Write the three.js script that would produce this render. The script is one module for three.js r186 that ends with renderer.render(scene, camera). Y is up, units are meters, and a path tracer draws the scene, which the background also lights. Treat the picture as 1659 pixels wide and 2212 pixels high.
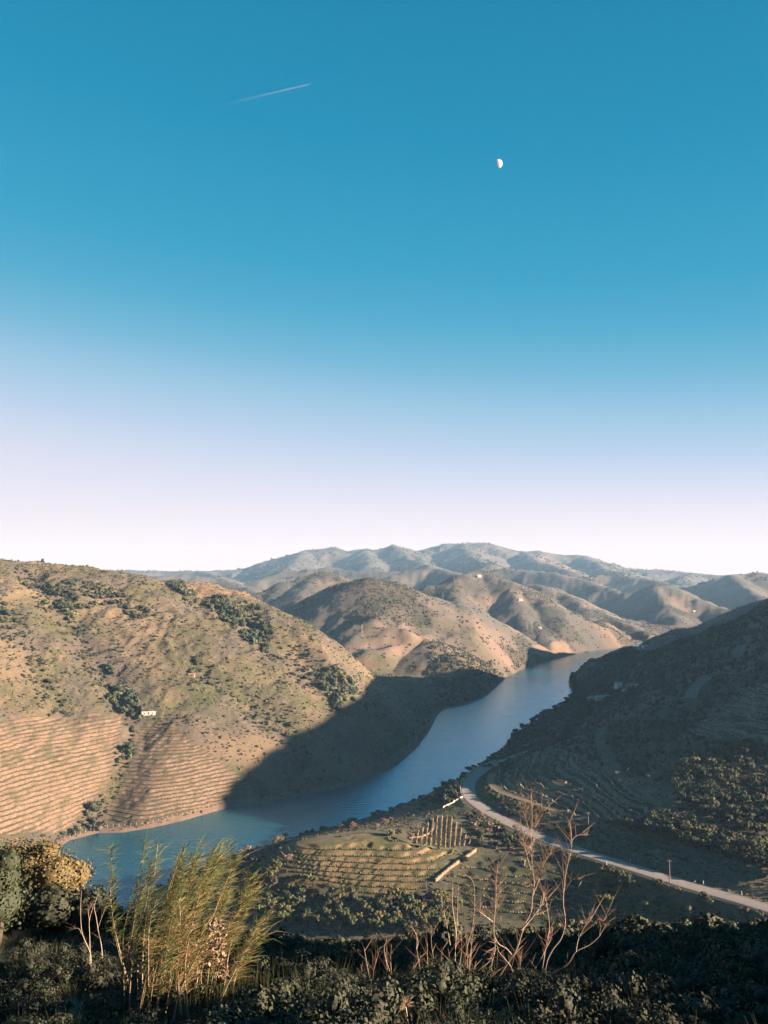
import * as THREE from 'three';
import { mergeGeometries } from 'three/addons/utils/BufferGeometryUtils.js';
import { createNoise2D, createNoise3D } from 'simplex-noise';

// ---------------------------------------------------------------- camera, sky, sun, exposure
const scene = new THREE.Scene();
const EYE = new THREE.Vector3(0, 160, 0), PITCH = THREE.MathUtils.degToRad(4.08);
const camera = new THREE.PerspectiveCamera(65, 3 / 4, 0.1, 60000);
camera.position.copy(EYE);
camera.lookAt(0, EYE.y + Math.sin(PITCH), -Math.cos(PITCH));
scene.add(camera);

const renderer = new THREE.WebGLRenderer({ antialias: true });
renderer.toneMapping = THREE.LinearToneMapping;
renderer.toneMappingExposure = 5.4;
renderer.shadowMap.enabled = true;

const SUN_AZ = THREE.MathUtils.degToRad(104), SUN_EL = THREE.MathUtils.degToRad(16);   // azimuth clockwise from the view direction
const toSun = new THREE.Vector3(Math.sin(SUN_AZ) * Math.cos(SUN_EL), Math.sin(SUN_EL), -Math.cos(SUN_AZ) * Math.cos(SUN_EL));
const sun = new THREE.DirectionalLight(new THREE.Color().setRGB(1.0, 0.75, 0.54), 5.0);
sun.position.copy(EYE).addScaledVector(toSun, 3000);
sun.target.position.copy(EYE);
sun.castShadow = true;
Object.assign(sun.shadow.camera, { left: -2500, right: 2500, top: 2500, bottom: -2500, near: 10, far: 9000 });
sun.shadow.mapSize.set(4096, 4096);
scene.add(sun, sun.target);

const lin = (c) => (c /= 255) <= 0.04045 ? c / 12.92 : ((c + 0.055) / 1.055) ** 2.4;
const clamp = (x, a = 0, b = 1) => Math.min(b, Math.max(a, x)), mixn = (a, b, t) => a + (b - a) * t;
const smooth = (a, b, x) => { const t = clamp((x - a) / (b - a)); return t * t * (3 - 2 * t); };
{ // clear evening air: pale rose at the horizon, deep teal blue overhead, a little paler away from the sun
  const stops = [[0, 284, 242, 230], [2.2, 259, 239, 240], [5.2, 229, 226, 241], [9, 186, 208, 233], [11.7, 156, 197, 225], [14.5, 114, 182, 214], [17.5, 78, 170, 206], [21, 52, 160, 199], [29, 24, 144, 186], [37, 20, 132, 174], [55, 17, 100, 146], [90, 11, 78, 120]]
    .map(([e, r, g, b]) => [e, lin(r), lin(g), lin(b)]);
  const W = 512, H = 256, data = new Float32Array(W * H * 4);
  for (let j = 0; j < H; j++) for (let i = 0; i < W; i++) {
    const el = ((j + 0.5) / H - 0.5) * 180, ang = ((i + 0.5) / W - 0.5) * Math.PI * 2;   // equirect: u=0.5 looks along +x
    const az = Math.atan2(Math.cos(ang), -Math.sin(ang));                                // clockwise from -z
    const shift = 4.5 * (Math.cos(az + 1.83) + 0.26) * smooth(2, 10, el) * (1 - smooth(30, 70, el));
    const e = clamp(el - shift, 0, 90);
    let k = 0; while (k < stops.length - 2 && stops[k + 1][0] < e) k++;
    const a = stops[k], b = stops[k + 1], t = clamp((e - a[0]) / (b[0] - a[0])), o = (j * W + i) * 4;
    for (let c = 0; c < 3; c++) data[o + c] = 0.185 * mixn(a[c + 1], b[c + 1], t);
    data[o + 3] = 1;
  }
  const sky = new THREE.DataTexture(data, W, H, THREE.RGBAFormat, THREE.FloatType);
  sky.mapping = THREE.EquirectangularReflectionMapping; sky.magFilter = sky.minFilter = THREE.LinearFilter; sky.needsUpdate = true;
  scene.background = sky; scene.environment = sky;
}
scene.fog = new THREE.FogExp2(new THREE.Color().setRGB(0.38, 0.66, 1.0), 0.00006);

// ---------------------------------------------------------------- helpers
function rng(seed) { return () => { seed = (seed + 0x6d2b79f5) | 0; let t = Math.imul(seed ^ (seed >>> 15), 1 | seed); t = (t + Math.imul(t ^ (t >>> 7), 61 | t)) ^ t; return ((t ^ (t >>> 14)) >>> 0) / 4294967296; }; }
const n2 = createNoise2D(rng(11)), n2b = createNoise2D(rng(23)), n3 = createNoise3D(rng(5));
const fbm = (x, y, o = 4, n = n2) => { let s = 0, a = 0.5, f = 1; for (let i = 0; i < o; i++) { s += a * n(x * f + i * 17.3, y * f - i * 9.1); a *= 0.5; f *= 2.03; } return s; };
const ridged = (x, y, o = 4) => { let s = 0, a = 0.5, f = 1; for (let i = 0; i < o; i++) { const v = 1 - Math.abs(n2b(x * f + i * 31.7, y * f + i * 3.3)); s += a * v * v; a *= 0.5; f *= 2.1; } return s; };
const used = new Map();
function numbered(name) { const n = used.get(name) || 0; used.set(name, n + 1); return n ? `${name}_${String(n).padStart(3, '0')}` : name; }
function tag(o, label, category, group, kind) {
  if (label) o.userData.label = label;
  if (category) o.userData.category = category;
  if (group) o.userData.group = group;
  if (kind) o.userData.kind = kind;
  return o;
}
function mesh(name, geo, mat, parent = scene) {
  const m = new THREE.Mesh(geo, mat); m.castShadow = m.receiveShadow = true;
  m.name = parent === scene ? numbered(name) : name; parent.add(m); return m;
}
function thing(name, x, y, z, turn = 0) { const g = new THREE.Group(); g.name = numbered(name); g.position.set(x, y, z); g.rotation.y = turn; scene.add(g); return g; }
const rgb = (r, g, b) => new THREE.Color().setRGB(r, g, b);
const TONE = 0.57;   // all base colours share this scale, set against the exposure
const mat = (r, g, b, rough = 0.95, extra = {}) => new THREE.MeshStandardMaterial({ color: rgb(r * TONE, g * TONE, b * TONE), roughness: rough, ...extra });

// directions as read off the photograph (1659 x 2212 units); used once, to place things at their own distance in the valley
const K = 2 * Math.tan(THREE.MathUtils.degToRad(32.5)) / 2212, cp = Math.cos(PITCH), sp = Math.sin(PITCH);
function dirOf(u, v) { const a = (u - 829.5) * K, b = -(v - 1106) * K, f = cp - b * sp; return [a / f, (sp + b * cp) / f]; }
const atD = (u, v, D) => { const [x, y] = dirOf(u, v); return [x * D, EYE.y + y * D, -D]; };
const atY = (u, v, y) => { const [, dy] = dirOf(u, v); return atD(u, v, (y - EYE.y) / dy); };

function segDist(px, pz, ax, az, bx, bz) {   // distance and position along the segment
  const dx = bx - ax, dz = bz - az, t = clamp(((px - ax) * dx + (pz - az) * dz) / (dx * dx + dz * dz || 1e-9));
  return [Math.hypot(px - ax - dx * t, pz - az - dz * t), t];
}
function inPoly(p, x, z) {
  let c = false;
  for (let i = 0, j = p.length - 1; i < p.length; j = i++) if ((p[i][1] > z) !== (p[j][1] > z) && x < (p[j][0] - p[i][0]) * (z - p[i][1]) / (p[j][1] - p[i][1]) + p[i][0]) c = !c;
  return c;
}
function polyDist(p, x, z, closed = true) { let d = 1e9; for (let i = 0; i < p.length - (closed ? 0 : 1); i++) { const q = p[(i + 1) % p.length]; d = Math.min(d, segDist(x, z, p[i][0], p[i][1], q[0], q[1])[0]); } return d; }
// ---------------------------------------------------------------- the lie of the land
const leftShore = [[-260, 2100], [-40, 1905], [60, 1862], [118, 1838], [150, 1816], [210, 1800], [262, 1799], [330, 1788], [400, 1772], [450, 1757], [490, 1746], [560, 1736], [650, 1720], [740, 1700], [800, 1680], [858, 1652], [900, 1615], [930, 1575], [945, 1545], [962, 1530], [1000, 1525], [1040, 1510], [1060, 1495], [1075, 1480], [1092, 1464], [1130, 1445], [1180, 1428], [1240, 1413], [1290, 1405], [1345, 1398], [1370, 1392], [1400, 1388], [1412, 1385]];
const rightShore = [[1470, 1387], [1405, 1396], [1360, 1409], [1300, 1420], [1272, 1430], [1250, 1445], [1232, 1460], [1229, 1478], [1240, 1498], [1216, 1524], [1180, 1540], [1140, 1568], [1102, 1594], [1090, 1620], [1050, 1650], [1000, 1680], [960, 1705], [900, 1730], [830, 1755], [760, 1775], [700, 1790], [640, 1806], [590, 1820], [520, 1842], [440, 1872], [330, 1925], [100, 2060], [-100, 2190]];
const bankL = leftShore.map(([u, v]) => { const p = atY(u, v, 0); return [p[0], p[2]]; });
const bankR = rightShore.map(([u, v]) => { const p = atY(u, v, 0); return [p[0], p[2]]; });
// beyond the frame the river goes on round both bends
bankL.unshift([-900, -330], [-420, -330]); bankR.push([-420, -210], [-900, -210]);
bankL.push([1100, -2150], [1700, -1900]); bankR.unshift([1750, -1780], [1120, -2000]);
const river = [...bankL, ...bankR];
const riverLo = [Math.min(...river.map((p) => p[0])), Math.min(...river.map((p) => p[1]))], riverHi = [Math.max(...river.map((p) => p[0])), Math.max(...river.map((p) => p[1]))];
function riverDist(x, z) {   // metres from the water's edge, negative in the river
  if (x < riverLo[0] - 120 || x > riverHi[0] + 120 || z < riverLo[1] - 120 || z > riverHi[1] + 120) return 999;
  const d = polyDist(river, x, z); return inPoly(river, x, z) ? -d : d;
}

// camera hill
const fallS = (d) => d < 0 ? 0.22 * d : d < 12 ? 0.36 * d : d < 60 ? 4.32 + 0.45 * (d - 12) : 25.92 + 0.475 * (d - 60);
function camHill(x, z) {
  const d = -0.1 * x - 0.995 * z;
  let h = 158.4 - fallS(d);
  const r = segDist(x, z, 26, 12, 31, -34)[0]; h += mixn(4.7, 7.1, smooth(3, 12, -z)) * Math.exp(-(r * r) / 60);       // unseen shoulder added on the right to keep the near ground in shade
  { const q = segDist(x, z, 95, -70, 158, -205)[0]; h += 9 * Math.exp(-(q * q) / 800); }                // unseen spur added to shade the creek below
  h -= 0.2 * Math.max(0, -x - 0.5) * smooth(2, 6, -z) * (1 - smooth(11, 15, -z));      // falls away to the left
  h += 2.4 * Math.exp(-((x + 13) ** 2 / 60 + (z + 24) ** 2 / 60));                      // hump on the left
  return h;
}

// spline through surveyed points: near hills, vineyards, road
const pts = [];
const sY = (u, v, y) => { const p = atY(u, v, y); pts.push([p[0], p[2], y]); };
const sD = (u, v, D) => { const p = atD(u, v, D); pts.push([p[0], p[2], p[1]]); };
const sW = (x, z, y) => pts.push([x, z, y]);
for (const bank of [bankL, bankR]) for (let i = 0; i < bank.length - 1; i++) {
  const [ax, az] = bank[i], [bx, bz] = bank[i + 1], L = Math.hypot(bx - ax, bz - az), n = Math.max(1, Math.round(L / 55));
  for (let k = 0; k < n; k++) { const x = mixn(ax, bx, k / n), z = mixn(az, bz, k / n); if (z > -1350 && Math.abs(x) < 900) sW(x, z, 0); }
}
// left hill: rises about one in two from the water
for (const [u, list] of [[0, [1700, 1560, 1400, 1300]], [200, [1700, 1560, 1400, 1310]], [400, [1690, 1600, 1480, 1380]], [560, [1640, 1540, 1430]], [700, [1600, 1500, 1430]], [800, [1570, 1490]]]) {
  let i = 0; while (leftShore[i + 1][0] < u) i++;
  const t = (u - leftShore[i][0]) / (leftShore[i + 1][0] - leftShore[i][0]), vs = mixn(leftShore[i][1], leftShore[i + 1][1], t), Ds = -atY(u, vs, 0)[2];
  for (const v of list) { const dy = dirOf(u, v)[1]; sD(u, v, (160 + 0.5 * Ds) / (0.5 - dy)); }
}
sD(-250, 1200, 840); sD(0, 1210, 835); sD(120, 1220, 835); sD(250, 1233, 830); sD(310, 1255, 820); sD(350, 1282, 800); sD(430, 1312, 790); sD(0, 1215, 885); sD(200, 1230, 885); sD(300, 1256, 885);
sD(340, 1257, 940); sD(440, 1277, 930); sD(540, 1289, 900); sD(600, 1318, 850); sD(640, 1336, 820); sD(700, 1369, 800); sD(780, 1411, 785); sD(830, 1441, 780); sD(858, 1461, 780);
sW(10, -840, 22); sW(-90, -980, 40); sW(-220, -1080, 62); sW(-420, -1050, 128); sW(-640, -950, 176); sW(-800, -600, 90); sW(-900, -900, 180); sW(-620, -1250, 120); sW(-300, -1300, 40); sW(20, -1000, 25); sW(40, -920, 8);
sW(-500, -480, 60); sW(-700, -420, 40);
// near bank: a low knoll with vineyards between the river and the creek under the viewpoint
sY(556, 1864, 27); sY(600, 1846, 33); sY(650, 1860, 32.5); sY(640, 1893, 26.5); sY(620, 1833, 33.5); sY(700, 1905, 27); sY(740, 1930, 24.5); sY(800, 1948, 24); sY(700, 1817, 36); sY(700, 1850, 34); sY(800, 1850, 33.5); sY(800, 1807, 37); sY(900, 1900, 29); sY(850, 1945, 24.5); sY(905, 1938, 25.5); sY(905, 1815, 36.5); sY(950, 1850, 33); sY(740, 1800, 33); sY(900, 1764, 25); sY(960, 1744, 28); sY(960, 1768, 33); sY(960, 1828, 31.5); sY(985, 1800, 33); sY(800, 1785, 29);
sY(1000, 1730, 30); sY(998, 1690, 30); sY(1060, 1650, 30); sY(1130, 1628, 29); sY(1040, 1746, 31); sY(1100, 1784, 32); sY(1230, 1832, 34.5); sY(1400, 1886, 38); sY(1600, 1945, 41.2);
sY(1100, 1848, 32); sY(1100, 1910, 29); sY(1200, 1895, 30.5); sY(1200, 1960, 27); sY(1290, 1912, 30.5); sY(1330, 1890, 34); sY(1000, 1880, 30); sY(1000, 1960, 25); sY(1450, 1955, 35); sY(640, 1960, 19); sY(760, 1985, 21); sY(500, 1930, 15); sY(400, 1960, 12);
sY(1600, 1995, 36); sY(1400, 2000, 31); sY(1200, 2020, 26); sY(900, 2015, 23); sY(1290, 1965, 28);
// right hill
sY(1065, 1690, 33.5); sY(1120, 1715, 34.5); sY(1150, 1642, 37); sY(1250, 1620, 46); sY(1300, 1700, 43); sY(1400, 1722, 46); sY(1400, 1790, 42.5); sY(1300, 1775, 38); sY(1500, 1660, 53); sY(1600, 1600, 63); sY(1600, 1700, 52); sY(1600, 1850, 44.5); sY(1500, 1800, 44);
sY(1600, 1500, 76); sY(1659, 1500, 78); sY(1659, 1400, 98); sD(1659, 1338, 800); sD(1600, 1373, 770); sD(1500, 1400, 780); sD(1400, 1412, 890); sD(1300, 1425, 1120); sD(1250, 1440, 1165);
sY(1300, 1550, 46); sY(1400, 1560, 58); sY(1300, 1490, 38); sY(1420, 1480, 66); sY(1500, 1470, 76); sY(1200, 1575, 30);
sW(300, -400, 66); sW(300, -487, 86);
sW(450, -410, 168); sW(450, -434, 173); sW(450, -471, 175); sW(450, -519, 175); sW(450, -553, 178); sW(450, -672, 184); sW(450, -385, 146); sW(450, -360, 124); sW(450, -330, 102); sW(450, -300, 82); sW(450, -250, 66);
sW(600, -440, 200); sW(600, -600, 214); sW(600, -720, 220); sW(500, -850, 180); sW(430, -950, 105); sW(600, -1000, 160); sW(750, -800, 225); sW(420, -1130, 45);
sW(300, -300, 50); sW(250, -330, 50); sW(600, -230, 76); sW(600, -330, 110); sW(800, -330, 130);
sW(900, -600, 200); sW(900, -1000, 190);
for (const [x, z] of [[-250, -200], [-120, -200], [0, -200], [120, -200], [240, -180], [-100, -240], [0, -245], [100, -245], [40, -270], [-60, -265], [380, -150], [520, -120], [700, -100], [-400, -180]]) sW(x, z, Math.max(8, camHill(x, z)));

const spline = (() => {
  const n = pts.length, N = n + 3, S = 0.01, A = Array.from({ length: N }, () => new Float64Array(N + 1));
  const phi = (r2) => r2 < 1e-12 ? 0 : 0.5 * r2 * Math.log(r2);
  for (let i = 0; i < n; i++) {
    const xi = pts[i][0] * S, zi = pts[i][1] * S;
    for (let j = 0; j < n; j++) A[i][j] = phi((xi - pts[j][0] * S) ** 2 + (zi - pts[j][1] * S) ** 2);
    A[i][i] += 0.02;
    A[i][n] = A[n][i] = 1; A[i][n + 1] = A[n + 1][i] = xi; A[i][n + 2] = A[n + 2][i] = zi; A[i][N] = pts[i][2];
  }
  for (let c = 0; c < N; c++) {
    let p = c; for (let r = c + 1; r < N; r++) if (Math.abs(A[r][c]) > Math.abs(A[p][c])) p = r;
    [A[c], A[p]] = [A[p], A[c]];
    for (let r = c + 1; r < N; r++) { const f = A[r][c] / A[c][c]; if (f) for (let k = c; k <= N; k++) A[r][k] -= f * A[c][k]; }
  }
  const w = new Float64Array(N);
  for (let r = N - 1; r >= 0; r--) { let s = A[r][N]; for (let k = r + 1; k < N; k++) s -= A[r][k] * w[k]; w[r] = s / A[r][r]; }
  const x0 = -960, z0 = -1420, cell = 8, nx = 241, nz = 171, G = new Float32Array(nx * nz);
  for (let j = 0; j < nz; j++) for (let i = 0; i < nx; i++) {
    const x = (x0 + i * cell) * S, z = (z0 + j * cell) * S; let s = w[n] + w[n + 1] * x + w[n + 2] * z;
    for (let k = 0; k < n; k++) s += w[k] * phi((x - pts[k][0] * S) ** 2 + (z - pts[k][1] * S) ** 2);
    G[j * nx + i] = s;
  }
  const cr = (a, b, c, d, t) => b + 0.5 * t * (c - a + t * (2 * a - 5 * b + 4 * c - d + t * (3 * (b - c) + d - a)));
  return (x, z) => {
    const fx = clamp((x - x0) / cell, 1, nx - 3.001), fz = clamp((z - z0) / cell, 1, nz - 3.001), i = fx | 0, j = fz | 0, tx = fx - i, tz = fz - j, row = (q) => cr(G[q * nx + i - 1], G[q * nx + i], G[q * nx + i + 1], G[q * nx + i + 2], tx);
    return cr(row(j - 1), row(j), row(j + 1), row(j + 2), tz);
  };
})();

// far hills: crest lines with flanks that fall away from them
const ridgesPx = [
  // [flank slope, points (u, v, distance)]
  ['hill_b', 0.50, [[640, 1330, 1500], [677, 1300, 1460], [720, 1272, 1440], [755, 1256, 1420], [802, 1247, 1400], [850, 1258, 1400], [918, 1284, 1400], [979, 1303, 1400], [1022, 1318, 1400], [1078, 1340, 1400], [1138, 1384, 1400], [1172, 1420, 1400]]],
  ['hill_b', 0.48, [[802, 1247, 1400], [835, 1300, 1330], [880, 1362, 1240], [930, 1385, 1190], [975, 1410, 1150], [1000, 1460, 1090]]],
  ['hill_b', 0.5, [[918, 1284, 1400], [960, 1340, 1330], [1000, 1385, 1280], [1060, 1425, 1230]]],
  ['hill_b', 0.55, [[755, 1256, 1420], [745, 1310, 1330], [760, 1370, 1230], [800, 1420, 1150]]],
  ['hill_a', 0.50, [[480, 1320, 1900], [557, 1284, 1950], [617, 1258, 2000], [682, 1239, 2050], [705, 1236, 2050], [760, 1254, 2000], [830, 1275, 1950]]],
  ['hill_a', 0.5, [[682, 1239, 2050], [650, 1285, 1850], [640, 1330, 1700]]],
  ['hill_c', 0.50, [[880, 1300, 1900], [918, 1279, 1860], [936, 1264, 1850], [979, 1255, 1850], [1004, 1238, 1900], [1035, 1231, 1950], [1065, 1242, 1900], [1100, 1256, 1850], [1146, 1283, 1780], [1191, 1309, 1700], [1250, 1343, 1620], [1291, 1366, 1560], [1262, 1401, 1520]]],
  ['hill_c', 0.55, [[1100, 1256, 1850], [1115, 1305, 1700], [1140, 1345, 1600], [1190, 1385, 1520]]],
  ['hill_c', 0.55, [[979, 1255, 1850], [990, 1300, 1700], [1030, 1345, 1560]]],
  ['hill_d', 0.48, [[1120, 1262, 2350], [1170, 1262, 2300], [1210, 1279, 2250], [1250, 1302, 2150], [1302, 1328, 2050], [1358, 1350, 1950], [1414, 1369, 1830], [1410, 1380, 1790]]],
  ['hill_d', 0.5, [[1250, 1302, 2150], [1270, 1335, 1980], [1320, 1370, 1830], [1340, 1388, 1770]]],
  ['hill_e', 0.50, [[1300, 1305, 2700], [1358, 1279, 2700], [1421, 1262, 2700], [1451, 1267, 2650], [1507, 1293, 2550], [1563, 1313, 2450], [1600, 1326, 2380], [1660, 1345, 2300]]],
  ['hill_e', 0.5, [[1421, 1262, 2700], [1440, 1310, 2450], [1470, 1345, 2300], [1500, 1365, 2200]]],
  ['hill_f', 0.50, [[1440, 1300, 3400], [1498, 1280, 3400], [1555, 1246, 3400], [1581, 1240, 3400], [1659, 1237, 3400], [1800, 1235, 3400]]],
  ['hill_f', 0.5, [[1581, 1240, 3400], [1620, 1275, 3050], [1660, 1300, 2800], [1700, 1330, 2600]]],
  ['hill_r', 0.5, [[1800, 1225, 1300], [1659, 1294, 1400], [1618, 1320, 1450], [1563, 1336, 1500], [1525, 1354, 1540], [1451, 1380, 1620], [1405, 1396, 1680]]],
  ['hill_g', 0.42, [[280, 1262, 2900], [330, 1245, 2900], [400, 1240, 3000], [470, 1245, 3000], [520, 1262, 2900], [560, 1280, 2700]]],
  ['hill_g', 0.42, [[560, 1250, 3300], [640, 1232, 3400], [720, 1226, 3400], [800, 1236, 3300], [870, 1232, 3300], [920, 1245, 3100], [960, 1262, 2800]]],
  ['hill_g', 0.42, [[860, 1240, 3000], [900, 1230, 3050], [940, 1226, 3100], [990, 1236, 2900], [1020, 1250, 2600]]],
  ['hill_g', 0.42, [[1030, 1240, 3300], [1090, 1228, 3400], [1160, 1232, 3300], [1240, 1246, 3100], [1310, 1268, 2900], [1380, 1290, 2700]]],
  ['hill_g', 0.42, [[1260, 1245, 3900], [1330, 1240, 3900], [1400, 1250, 3700], [1450, 1262, 3500]]],
  ['mountain', 0.40, [[-150, 1222, 5200], [100, 1228, 5200], [280, 1231, 5200], [350, 1233, 5300], [440, 1233, 5300], [520, 1229, 5300]]],
  ['mountain', 0.34, [[480, 1238, 5300], [545, 1223, 5400], [600, 1206, 5500], [660, 1189, 5500], [720, 1182, 5500], [750, 1190, 5500], [790, 1185, 5500], [810, 1190, 5500], [850, 1178, 5400], [880, 1185, 5450], [895, 1196, 5600], [905, 1188, 5700], [960, 1175, 5700], [1000, 1173, 5700], [1050, 1172, 5700], [1085, 1182, 5700], [1130, 1191, 5600], [1160, 1189, 5600], [1200, 1197, 5600], [1260, 1200, 5600], [1310, 1215, 5600], [1350, 1230, 5500], [1420, 1230, 5500], [1500, 1238, 5400], [1560, 1242, 5300], [1659, 1238, 5200], [1850, 1225, 5200], [2100, 1230, 5000]]],
  ['mountain', 0.36, [[660, 1189, 5500], [640, 1212, 4900], [620, 1232, 4300]]], ['mountain', 0.36, [[790, 1185, 5500], [800, 1208, 4800], [800, 1225, 4200]]],
  ['mountain', 0.36, [[850, 1178, 5400], [890, 1208, 4700], [930, 1222, 4000]]], ['mountain', 0.36, [[1000, 1173, 5700], [1020, 1202, 4700], [1060, 1220, 4000]]],
  ['mountain', 0.36, [[1130, 1191, 5600], [1170, 1212, 4700], [1230, 1232, 4100]]], ['mountain', 0.36, [[1260, 1200, 5600], [1310, 1228, 4600], [1360, 1246, 4000]]],
  ['mountain', 0.4, [[1500, 1238, 5400], [1470, 1252, 4500]]], ['mountain', 0.4, [[440, 1233, 5300], [480, 1246, 4200]]],
];
const ridges = ridgesPx.map(([name, slope, p]) => { const q = p.map(([u, v, D]) => atD(u, v, D)); return { name, slope, q, lo: Math.min(...q.map((a) => a[0])) - 900, hi: Math.max(...q.map((a) => a[0])) + 900, near: Math.max(...q.map((a) => a[2])) + 900, far: Math.min(...q.map((a) => a[2])) - 900 }; });
let lastRidge = '';
function farHills(x, z) {
  const D = -z, am = smooth(900, 2600, D);
  const wx = x + 60 * fbm(x / 420, z / 420, 3), wz = z + 60 * fbm(x / 420 + 40, z / 420, 3);
  let best = -60; lastRidge = '';
  for (const r of ridges) {
    if (x < r.lo || x > r.hi || z > r.near || z < r.far) continue;
    const q = r.q;
    for (let i = 0; i < q.length - 1; i++) {
      const [d0, t0] = segDist(x, z, q[i][0], q[i][2], q[i + 1][0], q[i + 1][2]);
      const top = mixn(q[i][1], q[i + 1][1], t0);
      if (top - d0 * 0.3 < best) continue;
      const gull = 1 + 0.36 * smooth(15, 160, d0) * fbm(wx / 230 + 7, wz / 230, 3, n2b);
      const h = top - r.slope * gull * (Math.sqrt(d0 * d0 + 400) - 20);
      if (h > best) { best = h; lastRidge = r.name; }
    }
  }
  const rough = mixn(1, 2.2, am);
  return best + rough * (2.2 * fbm(x / 90, z / 90, 4) + 4 * (ridged(wx / 300, wz / 300, 3) - 0.45));
}

// gullies on the left hill (pixel paths, depth, half width); hit() is not available yet, so they lie on the spline alone
const splineHit = (u, v) => { const [dx, dy] = dirOf(u, v); let D = 300; while (D < 1100 && 160 + dy * D > spline(dx * D, -D)) D += 3; return [dx * D, -D]; };
const gullies = [
  [[[60, 1235], [95, 1275], [140, 1330], [215, 1440], [260, 1510], [300, 1560], [268, 1620], [250, 1690], [200, 1765], [175, 1795]], 7, 17],
  [[[380, 1262], [430, 1290], [520, 1330], [580, 1390], [660, 1450], [730, 1515]], 6, 20],
  [[[440, 1440], [520, 1500], [620, 1590], [680, 1660]], 3.5, 16], [[[20, 1320], [60, 1430], [110, 1500], [130, 1540]], 3.5, 16], [[[640, 1400], [740, 1460], [800, 1500]], 4, 14],
].map(([p, d, w]) => [p.map(([u, v]) => splineHit(u, v)), d, w]);

// the road (u, v, height): climbs from the side valley, rounds the spur and runs on above the river
const roadPx = [[1900, 2030, 48], [1750, 1988, 44.5], [1659, 1962, 42.6], [1600, 1944, 41.4], [1500, 1916, 39.6], [1400, 1885, 38], [1320, 1860, 36.4], [1230, 1831, 34.8], [1160, 1805, 33.4], [1100, 1778, 32.2], [1050, 1750, 31.2], [1020, 1727, 30.6], [1012, 1706, 30.2], [1015, 1688, 30], [1032, 1670, 29.8], [1065, 1653, 29.5], [1110, 1637, 29.2], [1160, 1618, 30], [1200, 1596, 31], [1250, 1566, 32], [1290, 1545, 33]];
const roadCurve = new THREE.CatmullRomCurve3(roadPx.map(([u, v, y]) => new THREE.Vector3(...atY(u, v, y))), false, 'centripetal');
const roadPts = roadCurve.getSpacedPoints(260);
const roadBox = [Math.min(...roadPts.map((p) => p.x)) - 14, Math.max(...roadPts.map((p) => p.x)) + 14, Math.min(...roadPts.map((p) => p.z)) - 14, Math.max(...roadPts.map((p) => p.z)) + 14];
function roadAt(x, z) {   // [distance, road height]
  if (x < roadBox[0] || x > roadBox[1] || z < roadBox[2] || z > roadBox[3]) return null;
  let d = 1e9, y = 0;
  for (let i = 0; i < roadPts.length - 1; i++) { const a = roadPts[i], b = roadPts[i + 1]; if (Math.abs(a.x - x) > 20 || Math.abs(a.z - z) > 20) continue; const [e, t] = segDist(x, z, a.x, a.z, b.x, b.z); if (e < d) { d = e; y = mixn(a.y, b.y, t); } }
  return d < 14 ? [d, y] : null;
}
const ROAD_HALF = 3.9;

// height without terraces
function ground(x, z) {
  const r = Math.hypot(x, z), D = -z;
  let h;
  if (r < 225) h = camHill(x, z);
  else {
    let a = spline(x, z);
    const edge = Math.max(smooth(1150, 1330, D), smooth(820, 940, Math.abs(x)));
    a = mixn(a, -40, edge);
    for (const [p, dep, w] of gullies) {
      let d = 1e9; for (let i = 0; i < p.length - 1; i++) d = Math.min(d, segDist(x, z, p[i][0], p[i][1], p[i + 1][0], p[i + 1][1])[0]);
      if (d < 3 * w) a -= dep * Math.exp(-(d * d) / (w * w));
    }
    const calm = smooth(10, 70, a) * smooth(420, 560, r);
    a += calm * (4.5 * (ridged(x / 120 + 0.3 * n2(x / 90, z / 90), z / 170, 3) - 0.5) + 3 * fbm(x / 45, z / 45, 3) + 1.1 * fbm(x / 13, z / 13, 3));
    const b = D > 950 ? farHills(x, z) : -60;
    h = Math.max(a, b);
    if (r < 300) h = mixn(camHill(x, z), h, smooth(225, 300, r));
    if (r > 6000) h = mixn(h, 40, smooth(6000, 6500, r));
  }
  h += r < 200 ? 0.25 * fbm(x / 3, z / 3, 3) * smooth(1.5, 6, r) : (x > -110 && z > -640 && x < 320 ? 0.12 : 0.5) * fbm(x / 14, z / 14, 3);
  const rd = riverDist(x, z);
  if (rd < 100) h = rd < 0 ? Math.max(-5, 0.35 * rd) : Math.max(Math.min(h, 0.2 + 0.95 * rd + 1.2 * fbm(x / 22, z / 22, 2)), Math.min(1.2, 0.35 * rd));
  else if (h < 1.2) h = 1.2 + 0.1 * n2(x / 30, z / 30);
  const q = roadAt(x, z);
  if (q) h = mixn(q[1] - 0.12, h, smooth(ROAD_HALF + 1.2, ROAD_HALF + 6.5, q[0]));
  return h;
}
function hitWith(f, u, v, from = 240, to = 7500) {
  const [dx, dy] = dirOf(u, v); let D = from, step = 1.5;
  while (D < to && EYE.y + dy * D > f(dx * D, -D)) { step = D < 1200 ? 2 : D / 300; D += step; }
  let a = D - step, b = D; for (let i = 0; i < 10; i++) { const m = (a + b) / 2; if (EYE.y + dy * m > f(dx * m, -m)) a = m; else b = m; }
  return [dx * b, EYE.y + dy * b, -b];
}
const hit = (u, v, from) => hitWith(ground, u, v, from);
const region = (px) => { const p = px.map(([u, v]) => { const h = hit(u, v); return [h[0], h[2]]; }); p.lo = [Math.min(...p.map((a) => a[0])), Math.min(...p.map((a) => a[1]))]; p.hi = [Math.max(...p.map((a) => a[0])), Math.max(...p.map((a) => a[1]))]; return p; };
const inRegion = (p, x, z, pad = 0) => x >= p.lo[0] - pad && x <= p.hi[0] + pad && z >= p.lo[1] - pad && z <= p.hi[1] + pad && inPoly(p, x, z);
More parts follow.
